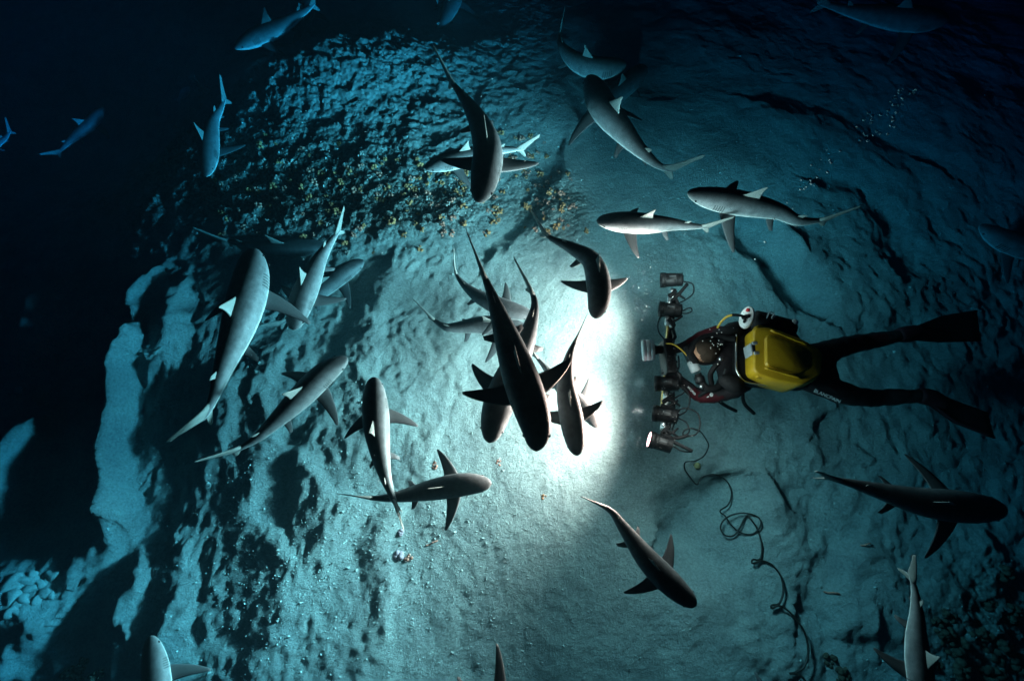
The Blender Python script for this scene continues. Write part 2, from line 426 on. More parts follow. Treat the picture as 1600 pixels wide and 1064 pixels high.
# ------------------------------------------------------------------ generic mesh builders
def catmull(pts, n):
    """n points along a Catmull-Rom curve, evenly spaced by arc length"""
    p = [Vector(q) for q in pts]
    p = [p[0] * 2 - p[1]] + p + [p[-1] * 2 - p[-2]]
    raw = []
    for i in range(1, len(p) - 2):
        for k in range(24):
            t = k / 24
            a, b, c, d = p[i - 1], p[i], p[i + 1], p[i + 2]
            raw.append(0.5 * ((2 * b) + (c - a) * t + (2 * a - 5 * b + 4 * c - d) * t * t + (3 * b - a - 3 * c + d) * t ** 3))
    raw.append(p[-2])
    acc = [0.0]
    for i in range(1, len(raw)): acc.append(acc[-1] + (raw[i] - raw[i - 1]).length)
    out = []; j = 0
    for k in range(n):
        s = acc[-1] * k / (n - 1)
        while j < len(acc) - 2 and acc[j + 1] < s: j += 1
        d = acc[j + 1] - acc[j]
        out.append(raw[j].lerp(raw[j + 1], (s - acc[j]) / d if d > 1e-9 else 0))
    return out, acc[-1]
def add_tube(bm, pts, r, seg=8, mi=0, cap=True):
    """tube along points; r number or list"""
    n = len(pts); rings = []
    up = Vector((0.13, 0.21, 0.97)).normalized(); prev = None
    for i, p in enumerate(pts):
        t = (pts[min(i + 1, n - 1)] - pts[max(i - 1, 0)])
        t = t.normalized() if t.length > 1e-9 else Vector((1, 0, 0))
        if prev is None:
            a = t.cross(up)
            if a.length < 1e-3: a = t.cross(Vector((1, 0, 0)))
            a.normalize()
        else:
            a = (prev - t * prev.dot(t)).normalized()
        prev = a; b = t.cross(a)
        rr = r[i] if isinstance(r, (list, tuple)) else r
        rings.append([bm.verts.new(p + (a * math.cos(2 * math.pi * k / seg) + b * math.sin(2 * math.pi * k / seg)) * rr) for k in range(seg)])
    for i in range(n - 1):
        for k in range(seg):
            f = bm.faces.new((rings[i][k], rings[i][(k + 1) % seg], rings[i + 1][(k + 1) % seg], rings[i + 1][k])); f.material_index = mi
    if cap:
        f = bm.faces.new(rings[0][::-1]); f.material_index = mi
        f = bm.faces.new(rings[-1]); f.material_index = mi
def add_lathe(bm, origin, axis_dir, prof, seg=24, mi=0, roll=None):
    """prof: (distance along axis, radius) list"""
    ax = Vector(axis_dir).normalized()
    a = ax.cross(Vector((0, 0, 1)))
    if a.length < 1e-3: a = ax.cross(Vector((1, 0, 0)))
    a.normalize(); b = ax.cross(a); rings = []
    for d, r in prof:
        rings.append([bm.verts.new(Vector(origin) + ax * d + (a * math.cos(2 * math.pi * k / seg) + b * math.sin(2 * math.pi * k / seg)) * max(r, 1e-4)) for k in range(seg)])
    for i in range(len(rings) - 1):
        for k in range(seg):
            f = bm.faces.new((rings[i][k], rings[i][(k + 1) % seg], rings[i + 1][(k + 1) % seg], rings[i + 1][k])); f.material_index = mi
    f = bm.faces.new(rings[0][::-1]); f.material_index = mi
    f = bm.faces.new(rings[-1]); f.material_index = mi
def add_rbox(bm, mtx, size, bev=0.01, mi=0, seg=2):
    t = bmesh.new(); bmesh.ops.create_cube(t, size=1)
    for v in t.verts: v.co = Vector((v.co.x * size[0], v.co.y * size[1], v.co.z * size[2]))
    if bev: bmesh.ops.bevel(t, geom=t.edges[:], offset=bev, segments=seg, affect='EDGES', profile=0.5)
    mp = {v: bm.verts.new(mtx @ v.co) for v in t.verts}
    for f in t.faces:
        nf = bm.faces.new([mp[v] for v in f.verts]); nf.material_index = mi
    t.free()
def frame(origin, x, up=Vector((0, 0, 1))):
    x = Vector(x).normalized(); y = up.cross(x).normalized(); z = x.cross(y)
    return Matrix(((x.x, y.x, z.x, origin[0]), (x.y, y.y, z.y, origin[1]), (x.z, y.z, z.z, origin[2]), (0, 0, 0, 1)))
def add_ball(bm, c, r, sub=2, mi=0, squash=(1, 1, 1), jit=0.0):
    g = bmesh.ops.create_icosphere(bm, subdivisions=sub, radius=1)
    for v in g['verts']:
        k = 1 + (random.uniform(-jit, jit) if jit else 0)
        v.co = Vector((c[0] + v.co.x * r * squash[0] * k, c[1] + v.co.y * r * squash[1] * k, c[2] + v.co.z * r * squash[2] * k))
        for f in v.link_faces: f.material_index = mi

# ------------------------------------------------------------------ sharks
PROF_S = [0, .006, .02, .04, .07, .11, .16, .22, .30, .38, .46, .54, .62, .70, .76, .81, .85, .88]
PROF_W = [.004, .020, .036, .048, .060, .070, .078, .083, .083, .077, .067, .055, .042, .030, .021, .0155, .011, .005]
PROF_H = [.003, .012, .022, .032, .045, .058, .070, .079, .083, .080, .071, .059, .046, .034, .026, .019, .013, .006]
# fin sections: (height fraction of span, lead s, trail s, thickness)
FIN_DORSAL = [(-.25, .285, .425, .016), (0, .30, .415, .013), (.25, .328, .408, .010), (.5, .352, .404, .008), (.75, .376, .404, .006), (.92, .392, .407, .004), (1, .402, .409, .002)]
FIN_DORSAL2 = [(-.3, .648, .705, .008), (0, .655, .70, .006), (.5, .672, .705, .004), (1, .692, .714, .002)]
FIN_PEC = [(-.15, .205, .325, .024), (0, .215, .318, .020), (.25, .238, .322, .014), (.5, .266, .332, .010), (.75, .300, .346, .007), (.92, .330, .356, .004), (1, .346, .358, .002)]
FIN_PELV = [(-.3, .50, .555, .010), (0, .505, .555, .008), (.5, .525, .562, .005), (1, .55, .572, .002)]
FIN_ANAL = [(-.3, .655, .70, .008), (0, .66, .70, .006), (.5, .675, .708, .004), (1, .70, .718, .002)]
N_RING, N_SEG = 56, 20
def make_shark(px, L=1.35, z=None, roll=0, width=1.0, pec=0.20, pitch=0.0, pec_dih=-14, tail_up=1.0, dors=1.0, clear=0.14):
    """px: pixel points nose ... tail tip; the swimming height is found from the length L unless z is given"""
    def world_pts(zz):
        n = len(px); out = []
        for i, q in enumerate(px):
            out.append(P(q[0], q[1], zz + pitch * (i / (n - 1) - 0.4) + (q[2] if len(q) > 2 else 0)))
        return out
    if z is None:
        lo, hi = -2.0, 2.4
        for _ in range(40):
            m = (lo + hi) / 2
            if catmull(world_pts(m), 12)[1] > L: lo = m
            else: hi = m
        z = (lo + hi) / 2
        for _ in range(3):
            w = world_pts(z)
            need = max(hgt(p.x, p.y) for p in w) + clear
            if z < need: z = need
    line, ln = catmull(world_pts(z), 101)
    L = ln
    tang = []
    for i in range(101):
        t = line[min(i + 2, 100)] - line[max(i - 2, 0)]; tang.append(-t.normalized())   # points to the nose
    def at(s):
        f = max(0, min(1, s)) * 100; i = min(int(f), 99)
        return line[i].lerp(line[i + 1], f - i), tang[i].lerp(tang[i + 1], f - i).normalized()
    def basis(s):
        c, t = at(s)
        side = t.cross(Vector((0, 0, 1))).normalized(); up = side.cross(t).normalized()
        if roll:
            q = Matrix.Rotation(R(roll), 3, t); side = q @ side; up = q @ up
        return c, t, side, up
    bm = bmesh.new(); uvl = bm.loops.layers.uv.new('skin')
    uvs = {}
    rings = []
    ss = [0.88 * (0.5 - 0.5 * math.cos(math.pi * (i / (N_RING - 1)) ** 0.9)) ** 0.9 for i in range(N_RING)]
    for s in ss:
        w = float(np.interp(s, PROF_S, PROF_W)) * L * width; h = float(np.interp(s, PROF_S, PROF_H)) * L * width
        c, t, side, up = basis(s); ring = []
        for k in range(N_SEG):
            a = 2 * math.pi * k / N_SEG
            x = math.sin(a); y = math.cos(a)
            yy = y * h * (1.0 if y > 0 else 0.85)
            xx = math.copysign(abs(x) ** 0.92, x) * w
            v = bm.verts.new(c + side * xx + up * yy); ring.append(v)
            uvs[v] = (s, abs(((k / N_SEG) + 0.5) % 1 - 0.5) * 2)
        rings.append(ring)
    for i in range(N_RING - 1):
        for k in range(N_SEG):
            bm.faces.new((rings[i][k], rings[i][(k + 1) % N_SEG], rings[i + 1][(k + 1) % N_SEG], rings[i + 1][k]))
    bm.faces.new(rings[0][::-1]); bm.faces.new(rings[-1])
    def blade(secs, place, mi):
        """secs -> loft of lens shaped sections; place(frac, s, w) gives the world point"""
        prev = None
        for fr, s0, s1, th in secs:
            ring = []
            for k in range(10):
                a = 2 * math.pi * k / 10
                q = 0.5 - 0.5 * math.cos(a)
                thick = math.sin(a) * th * L * 0.5 * (1 - 0.5 * q)
                v = bm.verts.new(place(fr, s0 + (s1 - s0) * q, thick)); uvs[v] = (q, fr); ring.append(v)
            if prev:
                for k in range(10):
                    f = bm.faces.new((prev[k], prev[(k + 1) % 10], ring[(k + 1) % 10], ring[k])); f.material_index = mi
            else:
                f = bm.faces.new(ring[::-1]); f.material_index = mi
            prev = ring
        f = bm.faces.new(prev); f.material_index = mi
    def hh(s): return float(np.interp(s, PROF_S, PROF_H)) * L * width
    def ww(s): return float(np.interp(s, PROF_S, PROF_W)) * L * width
    def vertical(span, base, sgn=1, mid=None):
        # straight blade standing on the back: frame taken at its middle so that it does not curl with the body
        c0, t0, sd0, up0 = basis(mid)
        def place(fr, s, w):
            d = s - mid
            p = c0 - t0 * d * L
            b = at(s)[0]
            k = max(0.0, 1 - max(fr, 0) * 1.0)
            p = p.lerp(b, 0.7 * k)
            return p + up0 * (sgn * (base + fr * span * L)) + sd0 * w
        return place
    blade(FIN_DORSAL, vertical(0.105 * dors, hh(.36) * 0.93, 1, .355), 2)
    blade(FIN_DORSAL2, vertical(0.030, hh(.68) * 0.9, 1, .68), 2)
    blade(FIN_ANAL, vertical(0.032, hh(.68) * 0.8, -1, .68), 1)
    for sg in (-1, 1):
        def pl(fr, s, w, sg=sg, span=pec, mid=.27, low=.45, dih=pec_dih):
            c0, t0, sd0, up0 = basis(mid)
            d = R(dih)
            out = sd0 * (sg * math.cos(d)) + up0 * math.sin(d)
            nrm = up0 * math.cos(d) - sd0 * (sg * math.sin(d))
            bow = -0.10 * max(fr, 0) ** 2 * span * L
            return c0 - t0 * (s - mid) * L + sd0 * sg * ww(mid) * 0.80 - up0 * hh(mid) * low + out * fr * span * L + nrm * (w + bow)
        blade(FIN_PEC, pl, 1)
        def pv(fr, s, w, sg=sg):
            return pl(fr, s, w, sg, 0.062, .53, .6, -28)
        blade(FIN_PELV, pv, 1)
    # tail: two lobes standing in the plane of the last stretch of the body
    def tailpt(fr, s, w, u):
        c, t, sd, up = basis(min(s, 1.0))
        return c + up * u * L * tail_up + sd * w
    def lobe(secs, mi):
        prev = None
        for (s0, u0), (s1, u1), th in secs:
            ring = []
            for k in range(10):
                a = 2 * math.pi * k / 10; q = 0.5 - 0.5 * math.cos(a)
                s = s0 + (s1 - s0) * q; u = u0 + (u1 - u0) * q
                v = bm.verts.new(tailpt(0, s, math.sin(a) * th * L * 0.5, u)); uvs[v] = (q, 0.5); ring.append(v)
            if prev:
                for k in range(10):
                    f = bm.faces.new((prev[k], prev[(k + 1) % 10], ring[(k + 1) % 10], ring[k])); f.material_index = mi
            else:
                f = bm.faces.new(ring[::-1]); f.material_index = mi
            prev = ring
        f = bm.faces.new(prev); f.material_index = mi
    lobe([((.80, .020), (.80, -.018), .026), ((.84, .042), (.845, -.020), .020), ((.875, .064), (.880, -.006), .014), ((.91, .086), (.912, .030), .010),
          ((.945, .108), (.945, .064), .008), ((.975, .126), (.968, .088), .006), ((.99, .134), (.995, .106), .005), ((1.0, .142), (1.0, .126), .003)], 2)
    lobe([((.80, -.004), (.868, -.004), .018), ((.818, -.022), (.872, -.018), .012), ((.842, -.046), (.880, -.036), .008), ((.864, -.068), (.888, -.060), .005), ((.880, -.082), (.892, -.079), .002)], 2)
    # eyes
    for sg in (-1, 1):
        c, t, sd, up = basis(.062)
        add_ball(bm, c + sd * sg * ww(.062) * 0.95 + up * hh(.06) * 0.12, 0.0085 * L, 1, 3)
    for f in bm.faces:
        for lp in f.loops:
            lp[uvl].uv = uvs.get(lp.vert, (0.5, 0.5))
    bmesh.ops.recalc_face_normals(bm, faces=bm.faces[:])
    # base of the thing: body middle
    c = at(.4)[0]
    for v in bm.verts: v.co -= c
    o = bm_obj('shark', bm, [M_SKIN, M_FIN, M_DORSAL, M_EYE])
    o.location = c
    return o

GRP = 'grey sharks swimming over the sand'
SHARKS = [
 # points, options, label
 ([(838,705),(836,660),(812,585),(784,505),(760,440),(733,385)], dict(z=1.28, width=0.98), 'large black shark seen from above over the brightest sand, uppermost of the tangle'),
 ([(764,692),(778,635),(805,570),(828,512),(834,465),(803,420)], dict(z=.92, width=1.0, pec=.19), 'shark under the large black one, broad grey snout beside its left pectoral fin'),
 ([(902,712),(893,655),(884,600),(890,555),(905,520),(914,500)], dict(z=.95, width=0.92), 'slim shark with pale lit flank just right of the large black shark'),
 ([(936,668),(915,640),(880,608),(850,572),(832,552),(815,540)], dict(z=.55, width=1.0), 'small dark shark half hidden under the slim pale flanked shark'),
 ([(930,498),(936,455),(925,410),(893,388),(860,372),(828,345)], dict(z=.80), 'curved shark with snout down at the edge of the brightest sand'),
 ([(832,492),(795,484),(752,466),(725,445),(712,425),(712,400)], dict(z=.42, width=1.05), 'shark with tail curled upward passing behind the large black shark'),
 ([(835,525),(795,512),(750,508),(710,512),(690,508),(650,478)], dict(z=.26, width=0.95), 'shark lying level behind the tangle with its thin tail reaching left'),
 ([(394,388),(392,440),(375,505),(350,575),(326,640),(290,696)], dict(z=.88, roll=0), 'big pale flanked shark with a bright dorsal fin, head up, on the left'),
 ([(458,516),(468,480),(482,445),(500,405),(520,374),(546,338)], dict(z=.62, roll=0), 'shark swimming head down with bright tail fluke up, right of the big pale flanked shark'),
 ([(568,407),(530,432),(497,458),(465,482),(445,502),(413,520)], dict(z=.16), 'dim shark crossing beneath the head down shark with the bright fluke'),
 ([(512,384),(465,388),(425,387),(390,383),(360,378),(320,372)], dict(z=.05, width=0.9), 'very dim shark level behind the head of the big pale flanked shark'),
 ([(543,559),(508,583),(462,628),(420,668),(393,690),(328,725)], dict(z=.74, roll=0), 'shark heading up and right above the dark hollow, thin pale tail trailing down left'),
 ([(583,589),(586,630),(590,680),(600,735),(615,780),(638,826)], dict(z=.90), 'shark with head straight up and both dark pectoral fins spread, left of the bright sand'),
 ([(768,755),(722,757),(670,766),(625,775),(585,778),(538,772)], dict(z=.85), 'dark grey shark swimming right below the tangle, seen flat from above'),
 ([(1088,946),(1052,915),(1010,872),(975,825),(950,795),(903,776)], dict(z=.92), 'dark shark heading down right above the plain grey sand left of the looped cable'),
 ([(1573,796),(1510,792),(1440,784),(1370,766),(1310,750),(1250,739)], dict(z=.98, width=1.0), 'black shark swimming right below the diver\'s fins'),
 ([(1450,1130),(1438,1060),(1432,1000),(1432,950),(1425,905),(1403,864)], dict(z=1.15, roll=0, width=.86, pec=.15), 'pale flanked shark with tail up entering at the bottom right'),
 ([(748,317),(757,280),(762,235),(748,192),(722,150),(682,102)], dict(z=1.05, pec=.21), 'curved shark with snout down and pale tail tip over the coral band'),
 ([(663,263),(700,253),(735,245),(775,236),(800,234),(842,232)], dict(z=.55, roll=4), 'pale shark swimming left underneath the curved shark over the coral band'),
 ([(978,99),(940,108),(905,100),(882,80),(874,60),(880,34)], dict(z=.22, width=1.05), 'dark shark with tail bent up, topmost of the three at upper centre right'),
 ([(1008,103),(985,128),(955,155),(932,180),(918,198),(903,220)], dict(z=-.02, width=1.0), 'shark passing under the long shark with the pale tail, forked fluke down left'),
 ([(921,118),(940,165),(972,205),(1005,240),(1040,264),(1088,267)], dict(z=.60, width=1.0), 'long shark heading up left with bright dorsal fin and pale straight tail'),
 ([(1074,301),(1110,310),(1165,320),(1215,331),(1253,346),(1325,340)], dict(z=.90, pec=.225, width=.9), 'shark with a bright white dorsal fin swimming left above the diver'),
 ([(932,345),(965,347),(1010,350),(1050,351),(1085,354),(1135,355)], dict(z=.80, pec=.20), 'shark swimming left just above the edge of the brightest sand'),
 ([(366,76),(400,60),(435,45),(465,26),(485,12),(503,-8)], dict(z=.30, roll=10), 'pale bellied shark with raised dorsal fin at the top left edge'),
 ([(486,-10),(480,15),(474,35),(468,50),(458,70),(438,88)], dict(z=.10), 'faint slim shark behind the pale bellied shark at the top left edge'),
 ([(323,276),(326,250),(328,220),(334,190),(345,170),(359,136)], dict(z=.25, roll=8), 'shark with head down and lit tail fluke in the dark upper left'),
 ([(160,168),(145,190),(128,205),(110,220),(95,235),(76,252)], dict(z=-.2), 'barely visible shark alone in the dark at far upper left'),
 ([(-60,260),(-35,245),(-15,232),(0,222),(10,214),(22,194)], dict(z=-.1), 'dim forked shark tail at the upper left edge of the view'),
 ([(716,-30),(710,-5),(703,15),(693,35),(680,52),(654,76)], dict(z=-.15), 'faint shark tail curving down at the top edge left of centre'),
 ([(690,-110),(688,-80),(686,-50),(685,-25),(684,-8),(683,22)], dict(z=-.1), 'faint straight shark tail at the top edge beside a curving one'),
 ([(1482,28),(1440,32),(1385,27),(1330,18),(1290,8),(1250,-2)], dict(z=.35, roll=8), 'shark with lit blue belly along the top right edge'),
 ([(1531,352),(1560,372),(1600,388),(1650,398),(1690,400),(1740,398)], dict(L=1.35), 'dark rounded shark head entering at the right edge'),
 ([(234,993),(244,1050),(250,1110),(252,1170),(250,1220),(245,1280)], dict(z=.95, width=1.0, pec=.2), 'big shark head with gill slits rising at the bottom left edge'),
 ([(835,1116),(795,1104),(750,1092),(705,1088),(665,1088),(615,1092)], dict(z=1.35, pec=.26), 'shark below the bottom edge showing one dark pectoral fin at centre'),
 ([(1260,1150),(1225,1128),(1185,1118),(1140,1116),(1105,1118),(1060,1125)], dict(z=.45), 'shark below the bottom edge showing a fin tip beside the looped cable'),
 ([(2,900),(-14,940),(-30,985),(-47,1025),(-62,1065),(-82,1115)], dict(z=.30), 'dark shark snout at the lower left edge by the bright stones'),
]
vary = random.Random(3)
for pts, kw, lab in SHARKS:
    kw = dict(kw); kw['width'] = kw.get('width', 1.0) * vary.uniform(.93, 1.06); kw.setdefault('pec', .20); kw['pec'] *= vary.uniform(.92, 1.1)
    kw['dors'] = vary.uniform(.85, 1.15); kw['tail_up'] = vary.uniform(.85, 1.1); kw['pec_dih'] = vary.uniform(-22, -6)
    o = make_shark(pts, **kw)
    tag(o, lab, 'shark', GRP)

# ------------------------------------------------------------------ camera rig with dive lights
DZ = 0.18            # the rig and the diver hover this much higher than the heights written below
plane_point = P
def P(u, v, z=0.0): return plane_point(u, v, z + DZ)
rig = empty('camera_rig', P(1040, 560, 0.40))
tag(rig, 'long black camera bar with five lit dive lights held by the diver', 'camera rig')
def text_mesh(name, body, size, mtx, m, parent, depth=0.001):
    cu = bpy.data.curves.new(name, 'FONT'); cu.body = body; cu.size = size; cu.extrude = depth
    cu.align_x = 'CENTER'; cu.align_y = 'CENTER'
    t = bpy.data.objects.new(name, cu); COL.objects.link(t)
    bpy.context.view_layer.update()
    me = bpy.data.meshes.new_from_object(t.evaluated_get(bpy.context.evaluated_depsgraph_get()))
    bpy.data.objects.remove(t); bpy.data.curves.remove(cu)
    me.transform(mtx)
    o = link(name, me, [m])
    o.parent = parent; o.matrix_parent_inverse = parent.matrix_world.inverted()
    return o

def dive_light(front, back, zf, zb, rad, kind, flood_yaw, flood_k, throw_yaw, throw_k, back_yaw, back_k):
    a, b = P(front[0], front[1], zf), P(back[0], back[1], zb)
    d = (a - b); n = d.length; d.normalize()
    bm = bmesh.new()
    pr = [(0, rad * .55), (.004, rad * .62)]
    for k in range(5):                                   # cooling ribs at the tail
        s = n * (.04 + .05 * k)
        pr += [(s, rad * .92), (s + n * .022, rad * .92), (s + n * .024, rad * .80), (s + n * .045, rad * .80)]
    pr += [(n * .31, rad * .90), (n * .72, rad * .93), (n * .76, rad * .93), (n * .77, rad * 1.02), (n * .985, rad * 1.04), (n, rad * .98), (n * .985, rad * .88), (n * .975, rad * .0)]
    add_lathe(bm, b, d, pr, 28)
    sd = d.cross(Vector((0, 0, 1))).normalized(); up = sd.cross(d)
    mt = frame(b + d * n * .45 + up * rad * .95, d)
    add_rbox(bm, mt, (n * .42, rad * .8, rad * .16), 0.006)
    light = bm_obj('dive_light', bm, [M_HOUSE], rig)
    if kind == 'tilt': light['label'] = 'tilted lowest dive light with its lens showing white'
    mt = frame(b + d * n * .45 + up * (rad * 1.04), d)
    pb = bmesh.new(); add_rbox(pb, mt, (n * .30, rad * .22, rad * .06), 0.002); bm_obj('name_plate', pb, [M_GREY2], light)
    lb = bmesh.new(); add_lathe(lb, b + d * (n * .978), d, [(0, rad * .86), (.004, rad * .86), (.006, rad * .5)], 28)
    bm_obj('lens', lb, [M_LENS], light)
    def lamp(nm, typ, pw, col):
        ld = bpy.data.lights.new(nm, typ); ld.energy = pw; ld.color = col; ld.shadow_soft_size = 0.03
        lo = bpy.data.objects.new(nm, ld); COL.objects.link(lo); lo.location = a + d * 0.05
        lo.parent = light; lo.matrix_parent_inverse = light.matrix_world.inverted()
        return lo, ld
    def slow_falloff(ld):
        # linear falloff: thins out more slowly than a bare bulb, evening near and far
        ld.use_nodes = True; nt = ld.node_tree
        fo = nt.nodes.new('ShaderNodeLightFalloff'); fo.inputs['Strength'].default_value = 1.0
        nt.links.new(fo.outputs['Linear'], nt.nodes['Emission'].inputs['Strength'])
    def aim(lo, ld, yaw, el, cone, blend):
        ld.spot_size = R(cone); ld.spot_blend = blend; az, el = R(yaw), R(el)
        lo.rotation_euler = Vector((math.cos(az) * math.cos(el), math.sin(az) * math.cos(el), math.sin(el))).to_track_quat('-Z', 'Y').to_euler()
    # each lamp throws a wide flood onto the sand close by and a hot core far over it
    lo, ld = lamp('flood_beam', 'SPOT', FLOOD_W * flood_k, LAMP_COL); aim(lo, ld, flood_yaw, -31, 124, 1.0)
    lo, ld = lamp('core_beam', 'SPOT', THROW_W * throw_k, LAMP_COL); aim(lo, ld, throw_yaw, 14, 92, 1.0); ld.shadow_soft_size = .12; slow_falloff(ld)
    lo2, ld2 = lamp('added_fill', 'SPOT', FILL_W * back_k, FILL_COL)  # added fill lamp floating above the housing, brightens the sand behind the rig
    ld2.spot_size = R(172); ld2.spot_blend = 1.0; lo2.location = (a + b) / 2 + Vector((0, 0, .27)); slow_falloff(ld2); ld2.shadow_soft_size = .12
    az = R(back_yaw); lo2.rotation_euler = Vector((math.cos(az), math.sin(az), -.42)).to_track_quat('-Z', 'Y').to_euler()
    return light
M_GREY2 = mat('dull_name_plate', (0.05, 0.055, 0.06), 0.5)
# front, back, heights, radius, kind, flood yaw, flood power, throw yaw, throw power, yaw and power of the added back fill
dive_light((1032,438), (1068,437), .42, .48, .056, '', 186, .9, 124, 1.1, 80, 2.5)
dive_light((1030,483), (1066,486), .42, .48, .056, '', 182, .8, 148, 1.1, 38, 1.8)
dive_light((1023,599), (1062,600), .42, .48, .054, '', 180, 1.0, 172, 0.95, 0, 0.75)
dive_light((1020,645), (1060,651), .42, .48, .056, '', 178, .8, 196, 0.95, -45, 1.9)
dive_light((1014,686), (1050,697), .445, .455, .056, 'tilt', 172, .7, 220, 0.9, -100, 1.7)

def px_tube(name, pts, r, m, parent, n=None, seg=8):
    w = [P(q[0], q[1], q[2]) for q in pts]
    line, ln = catmull(w, n or max(12, len(pts) * 8))
    bm = bmesh.new(); add_tube(bm, line, r, seg)
    return bm_obj(name, bm, [m], parent)
# the bar, gold on its lit edge
bm = bmesh.new()
a, b = P(1052, 452, .40), P(1036, 690, .40)
mt = frame((a + b) / 2, b - a)
add_rbox(bm, mt, ((b - a).length, .042, .034), .006)
bar = bm_obj('bar', bm, [M_HOUSE], rig)
bm = bmesh.new()
d = (b - a).normalized(); sd = Vector((0, 0, 1)).cross(d).normalized()
if sd.x > 0: sd = -sd
add_rbox(bm, frame((a + b) / 2 + sd * .0245 - d * .06, d), ((b - a).length * .72, .010, .040), .002)
bm_obj('gold_edge', bm, [M_GOLD], bar)
# clamps with ball joints
for (u, v, ang) in ((1050, 455, 40), (1048, 500, -60), (1041, 620, 30), (1040, 632, -20), (1038, 668, 50), (1040, 676, -30)):
    p = P(u, v, .45); bm = bmesh.new()
    add_ball(bm, p, .018, 2); add_ball(bm, P(u + 1, v + 9, .45), .016, 2)
    c = bm_obj('ball_joint', bm, [M_METAL], rig)
    bm = bmesh.new()
    q = P(u + 1, v + 4, .465)
    add_rbox(bm, frame(q, (math.cos(R(ang)), math.sin(R(ang)), 0)), (.075, .03, .022), .006)
    e = q + Vector((math.cos(R(ang + 180)) * -.02, -.03, .01))
    add_tube(bm, [q, q + Vector((.045, -.02 if ang > 0 else .02, .012)), q + Vector((.08, -.05 if ang > 0 else .045, .015))], [.011, .009, .007], 8)
    bm_obj('clamp', bm, [M_BLACK], rig)
for pts in ([(1050,470,.46),(1062,458,.48),(1074,444,.49)], [(1053,458,.46),(1058,472,.47),(1061,482,.46)], [(1052,690,.46),(1068,698,.48),(1082,705,.49)], [(1050,684,.46),(1062,684,.48),(1075,680,.48)]):
    px_tube('clamp_arm', pts, .012, M_BLACK, rig, 10)
for (u0, v0, u1, v1) in ((1046, 460, 1045, 478), (1043, 494, 1042, 508), (1040, 612, 1039, 628), (1037, 658, 1035, 672)):
    px_tube('silver_post', [(u0, v0, .43), (u1, v1, .43)], .016, M_METAL, rig, 4, 14)
# camera housing in the middle and its white front port
bm = bmesh.new()
hp = P(1043, 560, .43)
add_rbox(bm, frame(hp, (0, -1, 0)), (.26, .075, .15), .016, seg=3)
for k in (-1, 1):
    add_tube(bm, [hp + Vector((.02, k * .10, .05)), hp + Vector((.05, k * .14, .06)), hp + Vector((.055, k * .20, .03))], .014, 10)
for k in range(5):
    add_ball(bm, hp + Vector((.03, -.1 + .05 * k, .078)), .011, 1)
housing = bm_obj('camera_housing', bm, [M_HOUSE], rig)
bm = bmesh.new(); pc = P(1040, 546, .45)
fx = Vector((-1, .03, -.22))
add_lathe(bm, pc, fx, [(0, .030), (.06, .030), (.062, .036), (.075, .036)], 24)
bm_obj('port_neck', bm, [M_HOUSE], rig)
bm = bmesh.new()
add_lathe(bm, pc + fx * .075, fx, [(0, .055), (.004, .072), (.028, .074), (.030, .070)], 40)
bm_obj('port_collar', bm, [M_GREY], rig)
bm = bmesh.new()
add_lathe(bm, pc + fx * .106, fx, [(0, .074), (.020, .076), (.022, .072), (.028, .072), (.030, .076), (.052, .075), (.055, .066), (.045, .058), (.040, 0)], 40)
bm_obj('lens_port', bm, [M_WHITE], rig)
# coiled lanyards
def coil(p0, p1, r, turns, wire=.0035):
    w0, w1 = P(*p0), P(*p1); ax = (w1 - w0); x = ax.normalized(); y = x.cross(Vector((0, 0, 1))).normalized(); zz = y.cross(x)
    pts = []
    for i in range(turns * 10 + 1):
        t = i / (turns * 10); a = 2 * math.pi * i / 10
        pts.append(w0 + ax * t + (y * math.cos(a) + zz * math.sin(a)) * r)
    bm = bmesh.new(); add_tube(bm, pts, wire, 5); bm_obj('coiled_lanyard', bm, [M_BLACK], rig)
coil((1051,504,.44), (1048,534,.44), .018, 8)
coil((1048,556,.52), (1046,580,.50), .017, 7)
coil((1050,614,.46), (1052,640,.44), .013, 8)
coil((1046,660,.46), (1044,676,.45), .013, 6)
# lamp cables
for pts in ([(1068,440,.45),(1082,444,.46),(1083,458,.44),(1072,468,.42),(1060,474,.42)],
            [(1066,486,.46),(1078,481,.47),(1081,486,.46),(1072,490,.45),(1062,488,.44)],
            [(1034,490,.44),(1028,506,.42),(1030,520,.42),(1040,532,.42)],
            [(1060,556,.46),(1061,566,.46),(1060,576,.45),(1052,582,.44)],
            [(1062,600,.46),(1070,606,.47),(1068,614,.45),(1054,622,.43),(1046,626,.42)],
            [(1060,602,.46),(1074,612,.47),(1078,626,.48),(1072,642,.46),(1060,650,.45)],
            [(1053,612,.44),(1054,630,.44),(1055,655,.43),(1050,672,.42)],
            [(1060,650,.46),(1062,640,.50),(1074,638,.52),(1090,646,.52),(1094,664,.52),(1088,678,.50),(1074,682,.48)],
            [(1060,653,.46),(1072,660,.47),(1077,672,.48),(1072,680,.48),(1067,678,.48),(1070,672,.49),(1080,669,.50),(1094,674,.48)],
            [(1052,697,.45),(1064,704,.46),(1078,706,.46),(1082,702,.47)]):
    px_tube('lamp_cable', pts, .0052, M_BLACK, rig)
px_tube('yellow_cord', [(1040,537,.50),(1052,538,.52),(1064,546,.52),(1074,556,.52),(1079,561,.52)], .005, M_YHOSE, rig)

